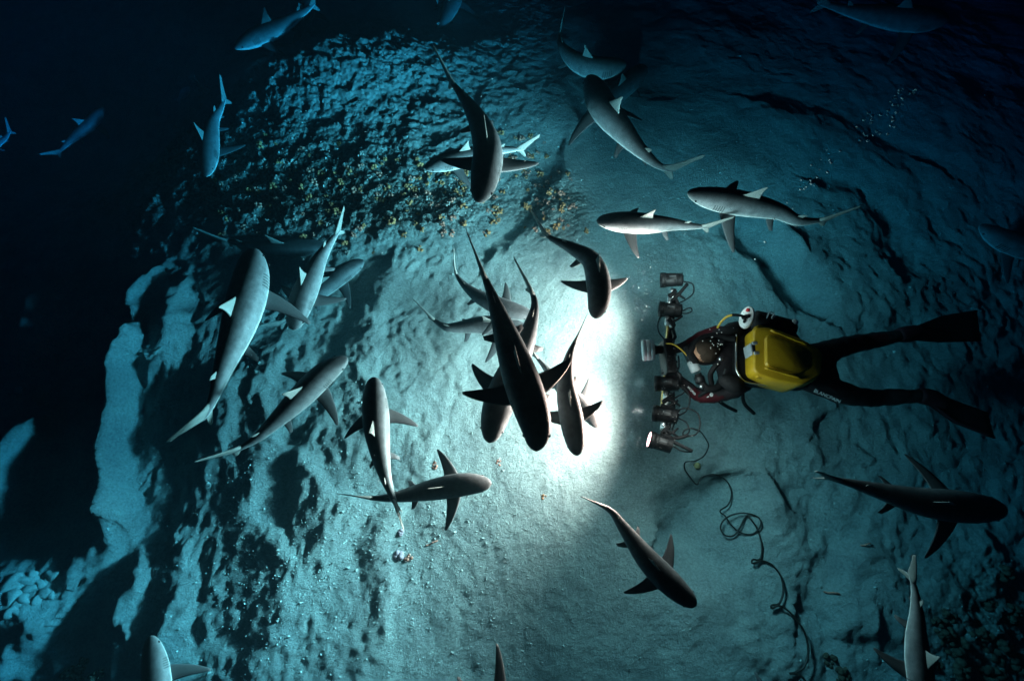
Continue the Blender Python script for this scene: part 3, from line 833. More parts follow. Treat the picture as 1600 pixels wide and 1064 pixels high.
# long cable lying over the sand
lifted_point = P; P = plane_point
CAB = [(1082,669,.46),(1094,674,.42),(1103,686,.34),(1107,697,.26),(1100,712,.14),(1086,720,.05),(1071,722),(1070,732),(1078,745),(1089,757),(1094,748),(1106,742),(1120,742),(1136,752),(1143,770),(1138,788),(1125,798),(1133,806),(1143,820),(1158,832),(1176,834),(1188,822),(1186,809),(1168,802),(1148,803),(1132,811),(1126,824),(1133,836),(1147,836),(1157,822),(1166,806),(1174,812),(1184,828),(1190,850),(1190,866),(1186,874),(1176,874),(1176,880),(1190,876),(1206,882),(1220,900),(1224,922),(1218,942),(1206,945),(1206,950),(1218,946),(1236,958),(1256,985),(1263,1015),(1257,1040),(1244,1050),(1233,1052),(1242,1052),(1256,1060),(1268,1085),(1270,1120)]
zs = []
for i, q in enumerate(CAB):
    zs.append(q[2] + DZ * (1 - i / 6) if len(q) == 3 else G(q[0], q[1]).z + .018 + (.02 * (i % 2) if 16 < i < 33 else 0) + .0015 * max(0, i - 33))
zs = [zs[i] if i < 6 else max(zs[i] - .01, sum(zs[max(0, i - 3):i + 4]) / len(zs[max(0, i - 3):i + 4])) for i in range(len(zs))]
pts = [P(q[0], q[1], zs[i]) for i, q in enumerate(CAB)]
line, ln = catmull(pts, 420)
bm = bmesh.new(); add_tube(bm, line, [.0044 + .0036 * (i / 419) for i in range(420)], 10)
o = bm_obj('umbilical_cable', bm, [M_CABLE]); tag(o, 'thin dark cable looping over the sand from the camera rig to the bottom edge', 'cable')

# ------------------------------------------------------------------ diver
P = lifted_point
diver = empty('person', P(1275, 575, hgt(*P(1275, 575, 0).xy)))
tag(diver, 'scuba diver lying prone in black and dark red wetsuit holding a camera rig', 'person')
def skin_body(joints, edges, root, lv=2):
    me = bpy.data.meshes.new('tmp'); ids = {k: i for i, k in enumerate(joints)}
    me.from_pydata([joints[k][0] for k in joints], [(ids[a], ids[b]) for a, b in edges], [])
    o = bpy.data.objects.new('tmp', me); COL.objects.link(o)
    o.modifiers.new('skin', 'SKIN'); s = o.modifiers.new('sub', 'SUBSURF'); s.levels = lv; s.render_levels = lv
    for k, i in ids.items():
        d = me.skin_vertices[0].data[i]; r = joints[k][1]; d.radius = r if isinstance(r, tuple) else (r, r); d.use_root = (k == root)
    o.modifiers['skin'].use_smooth_shade = True
    bpy.context.view_layer.update()
    out = bpy.data.meshes.new_from_object(o.evaluated_get(bpy.context.evaluated_depsgraph_get()))
    bpy.data.objects.remove(o); bpy.data.meshes.remove(me)
    return out
J = {
 'pelvis': (P(1268, 577, .36), (.14, .11)), 'waist': (P(1228, 573, .40), (.135, .115)), 'chest': (P(1168, 568, .43), (.165, .13)), 'collar': (P(1141, 563, .46), (.17, .12)), 'neck': (P(1124, 558, .48), .07), 'skull': (P(1112, 554, .49), .075),
 'sh_a': (P(1142, 522, .45), .10), 'up_a': (P(1116, 520, .43), .062), 'el_a': (P(1093, 529, .41), .052), 'fo_a': (P(1074, 540, .41), .043), 'wr_a': (P(1058, 545, .42), .032), 'ha_a': (P(1050, 546, .42), .034),
 'sh_b': (P(1146, 606, .43), .105), 'up_b': (P(1118, 618, .38), .065), 'el_b': (P(1094, 620, .34), .055), 'fo_b': (P(1076, 606, .36), .046), 'wr_b': (P(1060, 592, .40), .033), 'ha_b': (P(1052, 586, .41), .034),
 'hip_a': (P(1290, 550, .34), .092), 'th_a': (P(1322, 540, .28), .076), 'kn_a': (P(1352, 534, .22), .068), 'ca_a': (P(1378, 530, .24), .062), 'an_a': (P(1410, 524, .27), .042), 'ft_a': (P(1428, 520, .27), (.05, .035)),
 'hip_b': (P(1292, 606, .34), .095), 'th_b': (P(1332, 619, .28), .080), 'kn_b': (P(1368, 622, .22), .068), 'ca_b': (P(1400, 620, .24), .064), 'an_b': (P(1444, 618, .27), .046), 'ft_b': (P(1460, 626, .27), (.05, .035)),
}
E = [('pelvis','waist'),('waist','chest'),('chest','collar'),('collar','neck'),('neck','skull'),('collar','sh_a'),('sh_a','up_a'),('up_a','el_a'),('el_a','fo_a'),('fo_a','wr_a'),('wr_a','ha_a'),
     ('collar','sh_b'),('sh_b','up_b'),('up_b','el_b'),('el_b','fo_b'),('fo_b','wr_b'),('wr_b','ha_b'),
     ('pelvis','hip_a'),('hip_a','th_a'),('th_a','kn_a'),('kn_a','ca_a'),('ca_a','an_a'),('an_a','ft_a'),('pelvis','hip_b'),('hip_b','th_b'),('th_b','kn_b'),('kn_b','ca_b'),('ca_b','an_b'),('an_b','ft_b')]
# five gloved fingers on each hand, closing on the bar
for h, sg in (('a', -1), ('b', 1)):
    c = J['ha_' + h][0]; w = J['wr_' + h][0]; f = (c - w).normalized(); sd = f.cross(Vector((0, 0, 1))).normalized(); up = sd.cross(f)
    for k in range(4):
        off = sd * (-.027 + .018 * k); ln = (.034, .040, .037, .028)[k]
        j0, j1, j2 = 'f%s%d_0' % (h, k), 'f%s%d_1' % (h, k), 'f%s%d_2' % (h, k)
        J[j0] = (c + f * .032 + off + up * .012, .0095); J[j1] = (c + f * (.032 + ln) + off - up * .006, .0088); J[j2] = (c + f * (.028 + ln * 1.1) + off - up * .036, .0078)
        E += [('ha_' + h, j0), (j0, j1), (j1, j2)]
    t0, t1 = 't%s_0' % h, 't%s_1' % h
    J[t0] = (c + f * .004 + sd * (.042 * sg) - up * .01, .0105); J[t1] = (c + f * .040 + sd * (.046 * sg) - up * .03, .009)
    E += [('ha_' + h, t0), (t0, t1)]
me = skin_body(J, E, 'pelvis')
# folds of the suit
nn = [v.normal.copy() for v in me.vertices]
for v, nv in zip(me.vertices, nn):
    c = v.co; q = float(perlin(np.array([c.x * 17 + c.y * 3]), np.array([c.y * 9 + c.z * 6]), 5)[0]); q2 = float(perlin(np.array([c.x * 34]), np.array([c.y * 22 + c.z * 15]), 6)[0])
    if c.x > P(1080, 550, .4).x: v.co = c + nv * (.012 * q + .006 * q2)
me.name = 'body'
body = link('body', me, [M_NEO, M_RED])
body.parent = diver; body.matrix_parent_inverse = diver.matrix_world.inverted()
for p in me.polygons:
    p.use_smooth = True
    c = p.center
    for a, b2 in (('up_a', 'fo_a'), ('up_b', 'fo_b'), ('th_a', 'ca_a'), ('hip_b', 'kn_b')):
        A, B = J[a][0], J[b2][0]; d = B - A; t = (c - A).dot(d) / d.length_squared
        if -0.15 < t < 1.0:
            lat = (c - A) - d * t
            # red panels: outer side of the sleeves, a strip on the thighs
            if a.startswith('up') and ((a == 'up_b' and lat.y < -0.006) or (a == 'up_a' and lat.y > 0.004)) and lat.length < 0.11: p.material_index = 1
            if a in ('th_a', 'hip_b') and abs(lat.y) < 0.03 and lat.z > 0 and lat.length < .12: p.material_index = 1
# head
hc = P(1100, 549, .50)
fw = Vector((-.93, -.30, -.12)).normalized(); up = Vector((-.10, -.05, 1)).normalized(); sdv = fw.cross(up).normalized(); up = sdv.cross(fw)
def head_pt(x, y, z): return hc + fw * x + sdv * y + up * z
bm = bmesh.new()
g = bmesh.ops.create_uvsphere(bm, u_segments=32, v_segments=22, radius=1)
for v in g['verts']:
    x, y, z = v.co
    X, Y, Z = x * .098, y * .076, z * .112
    if x > 0.2 and z < 0: X -= .012 * (-z) ; Y *= 1 - .25 * (-z)          # jaw
    if x > .75 and abs(y) < .28: X += .030 * math.exp(-((z + .12) / .16) ** 2) * (1 - abs(y) / .28)   # nose
    if x > .55 and abs(abs(y) - .36) < .2: X -= .010 * math.exp(-((z - .10) / .14) ** 2)               # eye sockets
    if x > .7 and abs(y) < .3: X += .006 * math.exp(-((z + .45) / .07) ** 2)                           # lips
    if abs(x) < .2 and abs(y) > .8: Y += math.copysign(.012, y) * math.exp(-(z / .25) ** 2)            # ears
    v.co = head_pt(X, Y, Z)
head = bm_obj('head', bm, [M_SKINH], diver)
bm = bmesh.new()
g = bmesh.ops.create_uvsphere(bm, u_segments=36, v_segments=24, radius=1)
kill = []
for v in g['verts']:
    x, y, z = v.co
    if x * .9 + z * -.25 > .48 and z < .80: kill.append(v)
    v.co = head_pt(x * .106, y * .090, z * .122)
bmesh.ops.delete(bm, geom=kill, context='VERTS')
bm_obj('hood', bm, [M_HOOD], head)
bm = bmesh.new()
add_rbox(bm, frame(head_pt(.105, 0, .012), fw, up), (.055, .150, .085), .018, seg=3)
mask = bm_obj('mask', bm, [M_BLACK], diver)
bm = bmesh.new(); add_rbox(bm, frame(head_pt(.1345, 0, .014), fw, up), (.004, .125, .062), .0015)
bm_obj('mask_glass', bm, [M_GLASS], mask)
bm = bmesh.new()
loop = [head_pt(.112 * math.cos(a), .097 * math.sin(a), .018 + .01 * math.cos(a)) for a in [2 * math.pi * k / 40 for k in range(41)]]
add_tube(bm, loop, .009, 6, cap=False)
bm_obj('mask_strap', bm, [M_BLACK], mask)
# swim fins
def swim_fin(name, foot, corners, z0, z1):
    # corners: pixel outline heel..tip; a blade with side rails
    bm = bmesh.new()
    (al, ar), (bl, br), (cl, cr) = corners
    rows = []
    ns = 10
    for i in range(ns + 1):
        t = i / ns
        def lerp2(p, q, r): 
            if t < .5: k = t / .5; return (p[0] + (q[0] - p[0]) * k, p[1] + (q[1] - p[1]) * k)
            k = (t - .5) / .5; return (q[0] + (r[0] - q[0]) * k, q[1] + (r[1] - q[1]) * k)
        l = lerp2(al, bl, cl); r_ = lerp2(ar, br, cr)
        z = z0 + (z1 - z0) * t
        row = []
        for k in range(9):
            s = k / 8
            rail = .016 if k in (0, 8) else (.003 if k in (2, 4, 6) else 0)
            row.append((P(l[0] + (r_[0] - l[0]) * s, l[1] + (r_[1] - l[1]) * s, z), .006 * (1.3 - t) + rail * (1 - .5 * t)))
        rows.append(row)
    top = [[bm.verts.new(p + Vector((0, 0, h))) for p, h in row] for row in rows]
    bot = [[bm.verts.new(p - Vector((0, 0, h))) for p, h in row] for row in rows]
    for i in range(ns):
        for k in range(8):
            bm.faces.new((top[i][k], top[i][k + 1], top[i + 1][k + 1], top[i + 1][k]))
            bm.faces.new((bot[i][k], bot[i + 1][k], bot[i + 1][k + 1], bot[i][k + 1]))
        for k in (0, 8):
            bm.faces.new((top[i][k], top[i + 1][k], bot[i + 1][k], bot[i][k]))
    for i in (0, ns):
        for k in range(8): bm.faces.new((top[i][k], top[i][k + 1], bot[i][k + 1], bot[i][k]))
    blade_o = bm_obj(name, bm, [M_FOOT], diver)
    bm = bmesh.new()
    w = [P(*q) for q in foot]
    line, _ = catmull(w, 12)
    add_tube(bm, line, [.052, .058, .060, .062, .062, .062, .060, .058, .056, .05, .044, .036], 14)
    bm_obj('foot_pocket', bm, [M_FOOT], blade_o)
swim_fin('swim_fin', [(1404,524,.27),(1424,521,.27),(1446,517,.27)], (((1412,517),(1412,529)),((1470,494),(1470,534)),((1526,485),(1532,533))), .27, .25)
swim_fin('swim_fin', [(1436,618,.27),(1456,622,.27),(1478,634,.27)], (((1452,612),(1446,626)),((1510,634),(1492,660)),((1543,645),(1554,685))), .27, .25)
# lettering on the leg and sleeve
def on_limb(u, v, z, u2, v2):
    a, b = P(u, v, z), P(u2, v2, z); x = (b - a).normalized(); n = Vector((0, -.45, .9)); n = (n - x * n.dot(x)).normalized(); y = n.cross(x)
    c = (a + b) / 2
    return Matrix(((x.x, y.x, n.x, c.x), (x.y, y.y, n.y, c.y), (x.z, y.z, n.z, c.z), (0, 0, 0, 1)))
text_mesh('leg_lettering', 'BLANCPAIN', .034, on_limb(1274, 611, .415, 1311, 627), M_LETTER, diver)
text_mesh('sleeve_lettering', 'AQUALUNG', .020, on_limb(1071, 600, .405, 1084, 614), M_LETTER, diver)
bm = bmesh.new(); mt = on_limb(1107, 619, .425, 1116, 614)
add_lathe(bm, mt.translation, mt.to_3x3() @ Vector((0, 0, 1)), [(0, .014), (.003, .014), (.0035, .009), (.002, .008)], 20)
add_rbox(bm, mt @ Matrix.Translation((-.030, -.002, .001)), (.016, .008, .003), .001)
bm_obj('sleeve_badge', bm, [M_LETTER], diver)
# harness straps
for pts in ([(1098,606,.46),(1110,610,.47),(1122,604,.50),(1130,588,.54),(1134,576,.56)], [(1130,588,.55),(1138,598,.52),(1146,606,.50)]):
    px_tube('harness_strap', pts, .006, M_GREY2, diver)
for pts in ([(1086,624,.34),(1096,616,.40),(1106,610,.44)], [(1120,624,.30),(1134,634,.20),(1150,642,.12)], [(1160,610,.30),(1163,630,.20),(1178,646,.10)]):
    px_tube('loose_strap', pts, .013, M_BLACK, diver)
px_tube('metal_clip', [(1145,598,.53),(1148,592,.54),(1150,588,.54)], .007, M_METAL, diver, 6)

# ------------------------------------------------------------------ rebreather on the back
reb = empty('rebreather', P(1215, 560, .55))
tag(reb, 'yellow and black rebreather case strapped on the diver\'s back', 'rebreather')
ZT, ZB = .76, .56
def slab(bm, outline, z0, z1, inset=.012, mi=0, zslope=0.0):
    """closed shell over a pixel outline (seen at z1), rounded at its upper edge"""
    base = [P(u, v, z1) for u, v in outline]
    c = sum(base, Vector()) / len(base)
    lv = []
    for z, k in ((z0, 1.0), (z1 - .03, 1.0), (z1 - .012, .988), (z1 - .003, .965), (z1, .93)):
        lv.append([bm.verts.new(Vector((c.x + (p.x - c.x) * k, c.y + (p.y - c.y) * k, z + DZ + (zslope * (p.x - c.x) * k if z > z0 else 0)))) for p in base])
    n = len(base)
    for i in range(len(lv) - 1):
        for k in range(n):
            f = bm.faces.new((lv[i][k], lv[i][(k + 1) % n], lv[i + 1][(k + 1) % n], lv[i + 1][k])); f.material_index = mi
    bm.faces.new(lv[0][::-1]).material_index = mi; bm.faces.new(lv[-1]).material_index = mi
def round_outline(pts, rad=10, n=5):
    out = []
    m = len(pts)
    for i in range(m):
        p0, p1, p2 = Vector(pts[i - 1]), Vector(pts[i]), Vector(pts[(i + 1) % m])
        a = p1 + (p0 - p1).normalized() * min(rad, (p0 - p1).length * .45); b = p1 + (p2 - p1).normalized() * min(rad, (p2 - p1).length * .45)
        for k in range(n + 1):
            t = k / n; q = a * (1 - t) ** 2 + p1 * 2 * t * (1 - t) + b * t * t
            out.append((q.x, q.y))
    return out
CASE = round_outline([(1181,508),(1200,508),(1250,530),(1281,552),(1280,588),(1254,603),(1212,592),(1183,579)], 9)
bm = bmesh.new(); slab(bm, CASE, ZB, ZT, zslope=.20)
case = bm_obj('case', bm, [M_YELLOW], reb)
bm = bmesh.new(); slab(bm, [(1215 + (u - 1215) * 1.035, 553 + (v - 553) * 1.04) for u, v in CASE], ZB + .075, ZB + .115)
bm_obj('case_rim', bm, [M_YELLOW], case)
for (u, v) in ((1186, 588), (1236, 601)):
    bm = bmesh.new(); q = P(u, v, ZB + .12); add_rbox(bm, frame(q, P(u + 20, v + 5, ZB + .12) - q), (.035, .026, .04), .006)
    bm_obj('case_catch', bm, [M_YELLOW], case)
bm = bmesh.new()
LID = [(1222 + (u - 1215) * .70, 552 + (v - 553) * .66) for u, v in CASE]
slab(bm, LID, ZT - .02, ZT + .014, zslope=.11)
bm_obj('lid_panel', bm, [M_YELLOW], case)
for q0, q1 in (((1204, 516), (1258, 541)), ((1196, 574), (1250, 592))):
    a3, b3 = P(*q0, ZT), P(*q1, ZT); cx3 = P(1215, 553, ZT).x
    a3.z += .11 * (a3.x - cx3) + .004; b3.z += .11 * (b3.x - cx3) + .004
    bm = bmesh.new(); add_tube(bm, [a3.lerp(b3, t / 8) for t in range(9)], .008, 8); bm_obj('stiffening_rib', bm, [M_YELLOW], case)
# grey buckle at the head end
bm = bmesh.new()
p = P(1183, 541, ZT) + Vector((-.004, 0, -.10))
add_rbox(bm, frame(p, (0, 1, 0)), (.080, .02, .10), .004)
for k in (-1, 1): add_rbox(bm, frame(p + Vector((.035, k * .034, .062)), (1, 0, 0)), (.075, .022, .014), .003)
bm_obj('buckle', bm, [M_GREY], case)
bm = bmesh.new(); add_rbox(bm, frame(p + Vector((.02, 0, .058)), (0, 1, 0)), (.05, .05, .012), .003); bm_obj('buckle_strap', bm, [M_BLACK], case)
# black back plate with a bright front edge
PLATE = round_outline([(1150,505),(1240,512),(1278,560),(1270,606),(1165,598),(1151,580)], 12)
bm = bmesh.new(); slab(bm, PLATE, .50, .605); bm_obj('back_plate', bm, [M_BLACK], reb)
px_tube('plate_edge', [(1151,508,.61),(1150,540,.61),(1150,572,.61),(1154,585,.61),(1166,597,.61),(1200,602,.61)], .006, M_METAL, reb)
# black side tank on the far side
t0, t1 = P(1176, 500, .62), P(1240, 517, .60)
bm = bmesh.new(); d = t1 - t0
add_lathe(bm, t0, d, [(-.012, .03), (0, .060), (.015, .072), (d.length * .9, .072), (d.length * .97, .06), (d.length, .02)], 24)
bm_obj('side_cylinder', bm, [M_BLACK], reb)
bm = bmesh.new(); add_lathe(bm, t1 - d.normalized() * .02 + Vector((0, .03, .05)), Vector((0, .3, 1)), [(0, .02), (.02, .022), (.024, .016)], 16); bm_obj('valve_knob', bm, [M_WHITE], reb)
px_tube('green_cord', [(1198,497,.70),(1203,488,.72),(1209,491,.71),(1206,497,.70),(1212,494,.70)], .006, M_GREY, reb)
# white end plate with red dot and black lever
wp = P(1168, 497, .70)
nrm = Vector((-.75, .10, .66)).normalized()
yy = Vector((0.35, .93, .2)); yy = (yy - nrm * yy.dot(nrm)).normalized(); xx = yy.cross(nrm)
bm = bmesh.new(); ring0 = []; ring1 = []; ring2 = []
for k in range(32):
    a = 2 * math.pi * k / 32
    q = xx * math.cos(a) * .048 + yy * math.sin(a) * .078
    ring0.append(bm.verts.new(wp + q)); ring1.append(bm.verts.new(wp + q + nrm * .016)); ring2.append(bm.verts.new(wp + q * .9 + nrm * .022))
for k in range(32):
    bm.faces.new((ring0[k], ring0[(k + 1) % 32], ring1[(k + 1) % 32], ring1[k])); bm.faces.new((ring1[k], ring1[(k + 1) % 32], ring2[(k + 1) % 32], ring2[k]))
bm.faces.new(ring2); bm.faces.new(ring0[::-1])
plate = bm_obj('end_plate', bm, [M_WHITE], reb)
bm = bmesh.new(); add_lathe(bm, wp + yy * .048 + nrm * .021, nrm, [(0, .013), (.006, .013), (.008, .008)], 16); bm_obj('red_button', bm, [M_REDP], plate)
bm = bmesh.new(); add_rbox(bm, frame(wp + nrm * .028, yy * .4 + xx, nrm), (.055, .024, .014), .004); add_rbox(bm, frame(wp + nrm * .028 - xx * .0 - yy * .02, yy, nrm), (.05, .014, .012), .003); bm_obj('lever', bm, [M_BLACK], plate)
px_tube('gas_hose', [(1168,497,.74),(1156,493,.74),(1144,492,.72)], .009, M_BLACK, reb, 12)
px_tube('yellow_hose', [(1146,492,.72),(1136,495,.69),(1127,503,.64),(1121,512,.58)], .0075, M_YHOSE, reb, 20)
# breathing bags over the shoulders
for (u0, v0, u1, v1) in ((1122, 526, 1158, 512), (1124, 590, 1160, 606)):
    bm = bmesh.new(); q0, q1 = P(u0, v0, .57), P(u1, v1, .57); dd = q1 - q0
    add_lathe(bm, q0, dd, [(0, .012), (.012, .03), (.04, .048), (dd.length * .6, .062), (dd.length * .9, .055), (dd.length, .03)], 20)
    bm_obj('breathing_bag', bm, [M_BLACK], reb)
# breathing loop: corrugated hoses and white mouthpiece
def corrugated(name, pts, r):
    w = [P(*q) for q in pts]; line, ln = catmull(w, 61)
    bm = bmesh.new(); add_tube(bm, line, [r * (1.0 if k % 2 else .84) for k in range(61)], 14)
    return bm_obj(name, bm, [M_BLACK], reb)
corrugated('breathing_hose', [(1134,596,.50),(1120,606,.50),(1104,606,.50),(1095,594,.50),(1090,584,.50)], .026)
corrugated('breathing_hose', [(1081,566,.50),(1078,554,.52),(1082,544,.54),(1094,530,.56),(1116,524,.58),(1136,528,.60),(1150,530,.62)], .024)
corrugated('inflator_hose', [(1124,566,.64),(1116,574,.62),(1110,586,.56),(1112,600,.50)], .018)
bm = bmesh.new()
m0, m1 = P(1080.5, 564, .50), P(1088, 580, .50)
add_lathe(bm, m0, m1 - m0, [(0, .030), (.006, .036), (.078, .036), (.084, .030)], 24)
bm_obj('mouthpiece', bm, [M_GREY], reb)
bm = bmesh.new(); add_lathe(bm, P(1092, 588, .50), P(1096, 604, .50) - P(1092, 588, .50), [(0, .030), (.01, .034), (.04, .034), (.05, .026)], 20); bm_obj('hose_collar', bm, [M_HOUSE], reb)
for q in ((1096, 604, .52), (1126, 561, .665)):
    bm = bmesh.new(); add_ball(bm, P(*q), .014, 2); bm_obj('hose_fitting', bm, [M_METAL], reb)

P = plane_point
# ------------------------------------------------------------------ corals, stones and small things on the bottom
def knob_mesh(name, n, spread, rad, m, tall=1.0, seed=0):
    random.seed(seed); bm = bmesh.new()
    for k in range(n):
        a = random.uniform(0, 2 * math.pi); q = spread * math.sqrt(random.random())
        r = rad * random.uniform(.6, 1.3)
        add_ball(bm, (math.cos(a) * q, math.sin(a) * q, r * .5 + (spread - q) * .6 * tall), r, 2, 0, (1, random.uniform(.7, 1.2), random.uniform(.8, 1.5)), .16)
    me = bpy.data.meshes.new(name); bm.to_mesh(me); bm.free()
    for p in me.polygons: p.use_smooth = True
    me.materials.append(m); return me
random.seed(5)
CM = {'y': [knob_mesh('coral_clump', 9, .036, .013, M_COR_Y, seed=i) for i in range(4)],
      'p': [knob_mesh('coral_clump', 8, .034, .012, M_COR_P, seed=10 + i) for i in range(4)],
      'w': [knob_mesh('coral_clump', 7, .032, .012, M_COR_W, seed=20 + i) for i in range(4)],
      'd': [knob_mesh('brown_coral', 14, .07, .022, M_COR_D, seed=30 + i) for i in range(3)]}
CL = {'y': 'small yellowish knobbly coral clump on the dark rubble slope', 'p': 'small pinkish pale coral clump on the dark rubble slope', 'w': 'small whitish coral clump on the dark rubble slope'}
def place(me, name, u, v, s, lab, cat, grp, sink=.006):
    g = G(u, v); o = bpy.data.objects.new(name, me); COL.objects.link(o)
    o.location = (g.x, g.y, g.z - sink); o.scale = (s,) * 3; o.rotation_euler = (random.uniform(-.3, .3), random.uniform(-.3, .3), random.uniform(0, 6.28))
    tag(o, lab, cat, grp); return o
random.seed(21)
spots = []
def scatter(n, cu, cv, su, sv, rot, kinds):
    c, s = math.cos(R(rot)), math.sin(R(rot))
    k = 0; tries = 0
    while k < n and tries < n * 30:
        tries += 1
        a, b = random.gauss(0, 1), random.gauss(0, 1)
        if a * a + b * b > 4.2: continue
        u, v = cu + a * su * c - b * sv * s, cv + a * su * s + b * sv * c
        if not (5 < u < 1590 and 5 < v < 1055): continue
        if any((u - p) ** 2 + (v - q) ** 2 < 30 for p, q in spots): continue
        spots.append((u, v)); k += 1
        t = random.choice(kinds); place(random.choice(CM[t]), 'coral_clump', u, v, random.uniform(.45, 1.05), CL[t], 'coral', 'coral clumps on the rubble slope')
scatter(80, 600, 318, 115, 40, -4, 'yypw')
scatter(40, 480, 270, 60, 34, 10, 'ypww')
scatter(34, 720, 300, 60, 40, -10, 'yyp')
scatter(40, 865, 315, 34, 30, 40, 'ypp')
scatter(22, 800, 235, 30, 18, 0, 'yp')
scatter(40, 420, 300, 60, 46, 0, 'wypp')
scatter(16, 330, 210, 40, 50, 0, 'w')
# stones
def stone_mesh(seed):
    random.seed(seed); bm = bmesh.new(); bmesh.ops.create_icosphere(bm, subdivisions=3, radius=1)
    ax = [Vector((random.gauss(0, 1), random.gauss(0, 1), random.gauss(0, 1))).normalized() for _ in range(7)]
    for v in bm.verts:
        k = 1.0
        for i, a in enumerate(ax):
            d = v.co.normalized().dot(a)
            if d > .62: k -= (d - .62) * .7
        v.co = Vector((v.co.x * 1.25, v.co.y * .85, v.co.z * .7)) * k
    me = bpy.data.meshes.new('stone'); bm.to_mesh(me); bm.free()
    for p in me.polygons: p.use_smooth = True
    me.materials.append(M_STONE); return me
SM = [stone_mesh(100 + i) for i in range(5)]
random.seed(9)
STONES = [
 ([(20,916,.10),(36,910,.09),(14,934,.08),(45,922,.06),(60,915,.06),(72,908,.05),(80,898,.06),(66,928,.05),(38,938,.07),(56,936,.05),(76,930,.04),(24,950,.07),(48,902,.05),(14,955,.06)], 'bright pale stone in the heap at the lower left edge', 'stones heaped at the lower left edge'),
 ([(118,814,.03),(126,810,.035),(134,816,.035),(130,824,.03),(138,808,.03),(122,820,.025),(140,800,.025),(134,826,.03)], 'small pale stone in the round cluster in the dark left hollow', 'stones clustered in the dark left hollow'),
 ([(222,548,.04),(232,542,.045),(240,550,.05),(247,545,.035),(236,556,.035),(226,553,.03)], 'pale stone above the bright sand bank at left', 'stones above the bright sand bank'),
 ([(240,622,.025),(246,630,.028),(242,640,.025),(250,636,.02),(236,634,.02)], 'tiny pale stone beside the bright sand bank at left', 'tiny stones beside the bright sand bank'),
 ([(388,560,.022),(400,555,.025),(394,570,.022),(406,566,.02),(398,580,.022),(410,575,.02),(386,575,.018)], 'tiny pebble in the dark hollow between two sharks at left', 'pebbles in the dark hollow at left'),
 ([(20,600,.04),(28,608,.045),(16,612,.035),(74,582,.03)], 'dim stone in the dark at the left edge', 'dim stones at the left edge'),
]
for lst, lab, grp in STONES:
    for u, v, r in lst:
        o = place(random.choice(SM), 'stone', u, v, r * random.uniform(.7, .95), lab, 'stone', grp, r * .15)
random.seed(31)
for (u, v, s) in ((1470,985,1.0),(1490,1010,1.2),(1530,990,1.0),(1560,1010,1.3),(1580,960,1.0),(1545,1045,1.3),(1590,1040,1.2),(1500,1050,1.1),(1480,960,.8),(1575,900,.9),(1550,945,.8),(1455,1030,.9),(1300,1030,.7),(1318,1056,.8)):
    place(random.choice(CM['d']), 'brown_coral', u, v, s, 'dark brown coral head in the bottom right corner', 'coral', 'brown coral heads in the bottom right corner', .02)
random.seed(33)
for (u, v, s) in ((110,1050,.8),(130,1040,.7),(150,1056,.8),(120,1062,.7)):
    place(random.choice(CM['d']), 'brown_coral', u, v, s, 'small brown coral head at the bottom edge left of the big shark head', 'coral', 'brown coral heads at the bottom left', .02)
# shell pieces by the bright streak
me = knob_mesh('shell_rubble', 7, .03, .018, mat('pink_shell', (.42, .27, .30), .7, noise=(30, .4), bump=(60, .6)), .6, 61)
place(me, 'shell_rubble', 623, 866, 1.1, 'pinkish broken shell on the bright streak of sand', 'shell', None)
place(me, 'shell_rubble', 626, 832, .7, 'pinkish shell fragment just below the head up shark\'s tail tip', 'shell', None)
place(CM['p'][1], 'shell_rubble', 639, 870, .9, 'pale pitted shell right of the pinkish broken shell', 'shell', None)
place(CM['p'][0], 'shell_rubble', 680, 727, .8, 'pale shell beside the dark pectoral fin of the right swimming grey shark', 'shell', None)
place(CM['p'][2], 'shell_rubble', 780, 722, .7, 'pale shell on the lit sand below the tangle of sharks', 'shell', None)
place(CM['y'][2], 'shell_rubble', 850, 776, .6, 'yellowish shell on the grey sand below the lit patch', 'shell', None)
bm = bmesh.new(); add_ball(bm, (0, 0, .02), .026, 3, 0, (1, 1, .85), .05)
me = bpy.data.meshes.new('sponge'); bm.to_mesh(me); bm.free(); me.materials.append(mat('brown_sponge', (.28, .22, .10), .9, noise=(40, .5), bump=(60, .8)))
for p in me.polygons: p.use_smooth = True
place(me, 'sponge', 1088, 727, 1.0, 'small round brown sponge inside the first bend of the cable', 'sponge', None)
# twigs on the sand
for (u, v, a, lab) in ((675, 848, 10, 'pale twig of coral right of the broken shells'), (1352, 850, -5, 'thin pale twig on the sand under the black shark at right'), (1298, 925, -15, 'thin pale twig right of the looped cable')):
    g = G(u, v); pts = [Vector((g.x + t * .09 * math.cos(R(a)), g.y + t * .09 * math.sin(R(a)) + .01 * math.sin(t * 4), 0)) for t in (-.5, -.2, .1, .5)]
    for q in pts: q.z = hgt(q.x, q.y) + .010
    pts[2].z += .01
    bm = bmesh.new(); add_tube(bm, catmull(pts, 14)[0], [.004 + .003 * math.sin(k) ** 2 for k in range(14)], 6)
    tag(bm_obj('coral_twig', bm, [M_COR_P]), lab, 'coral twig')
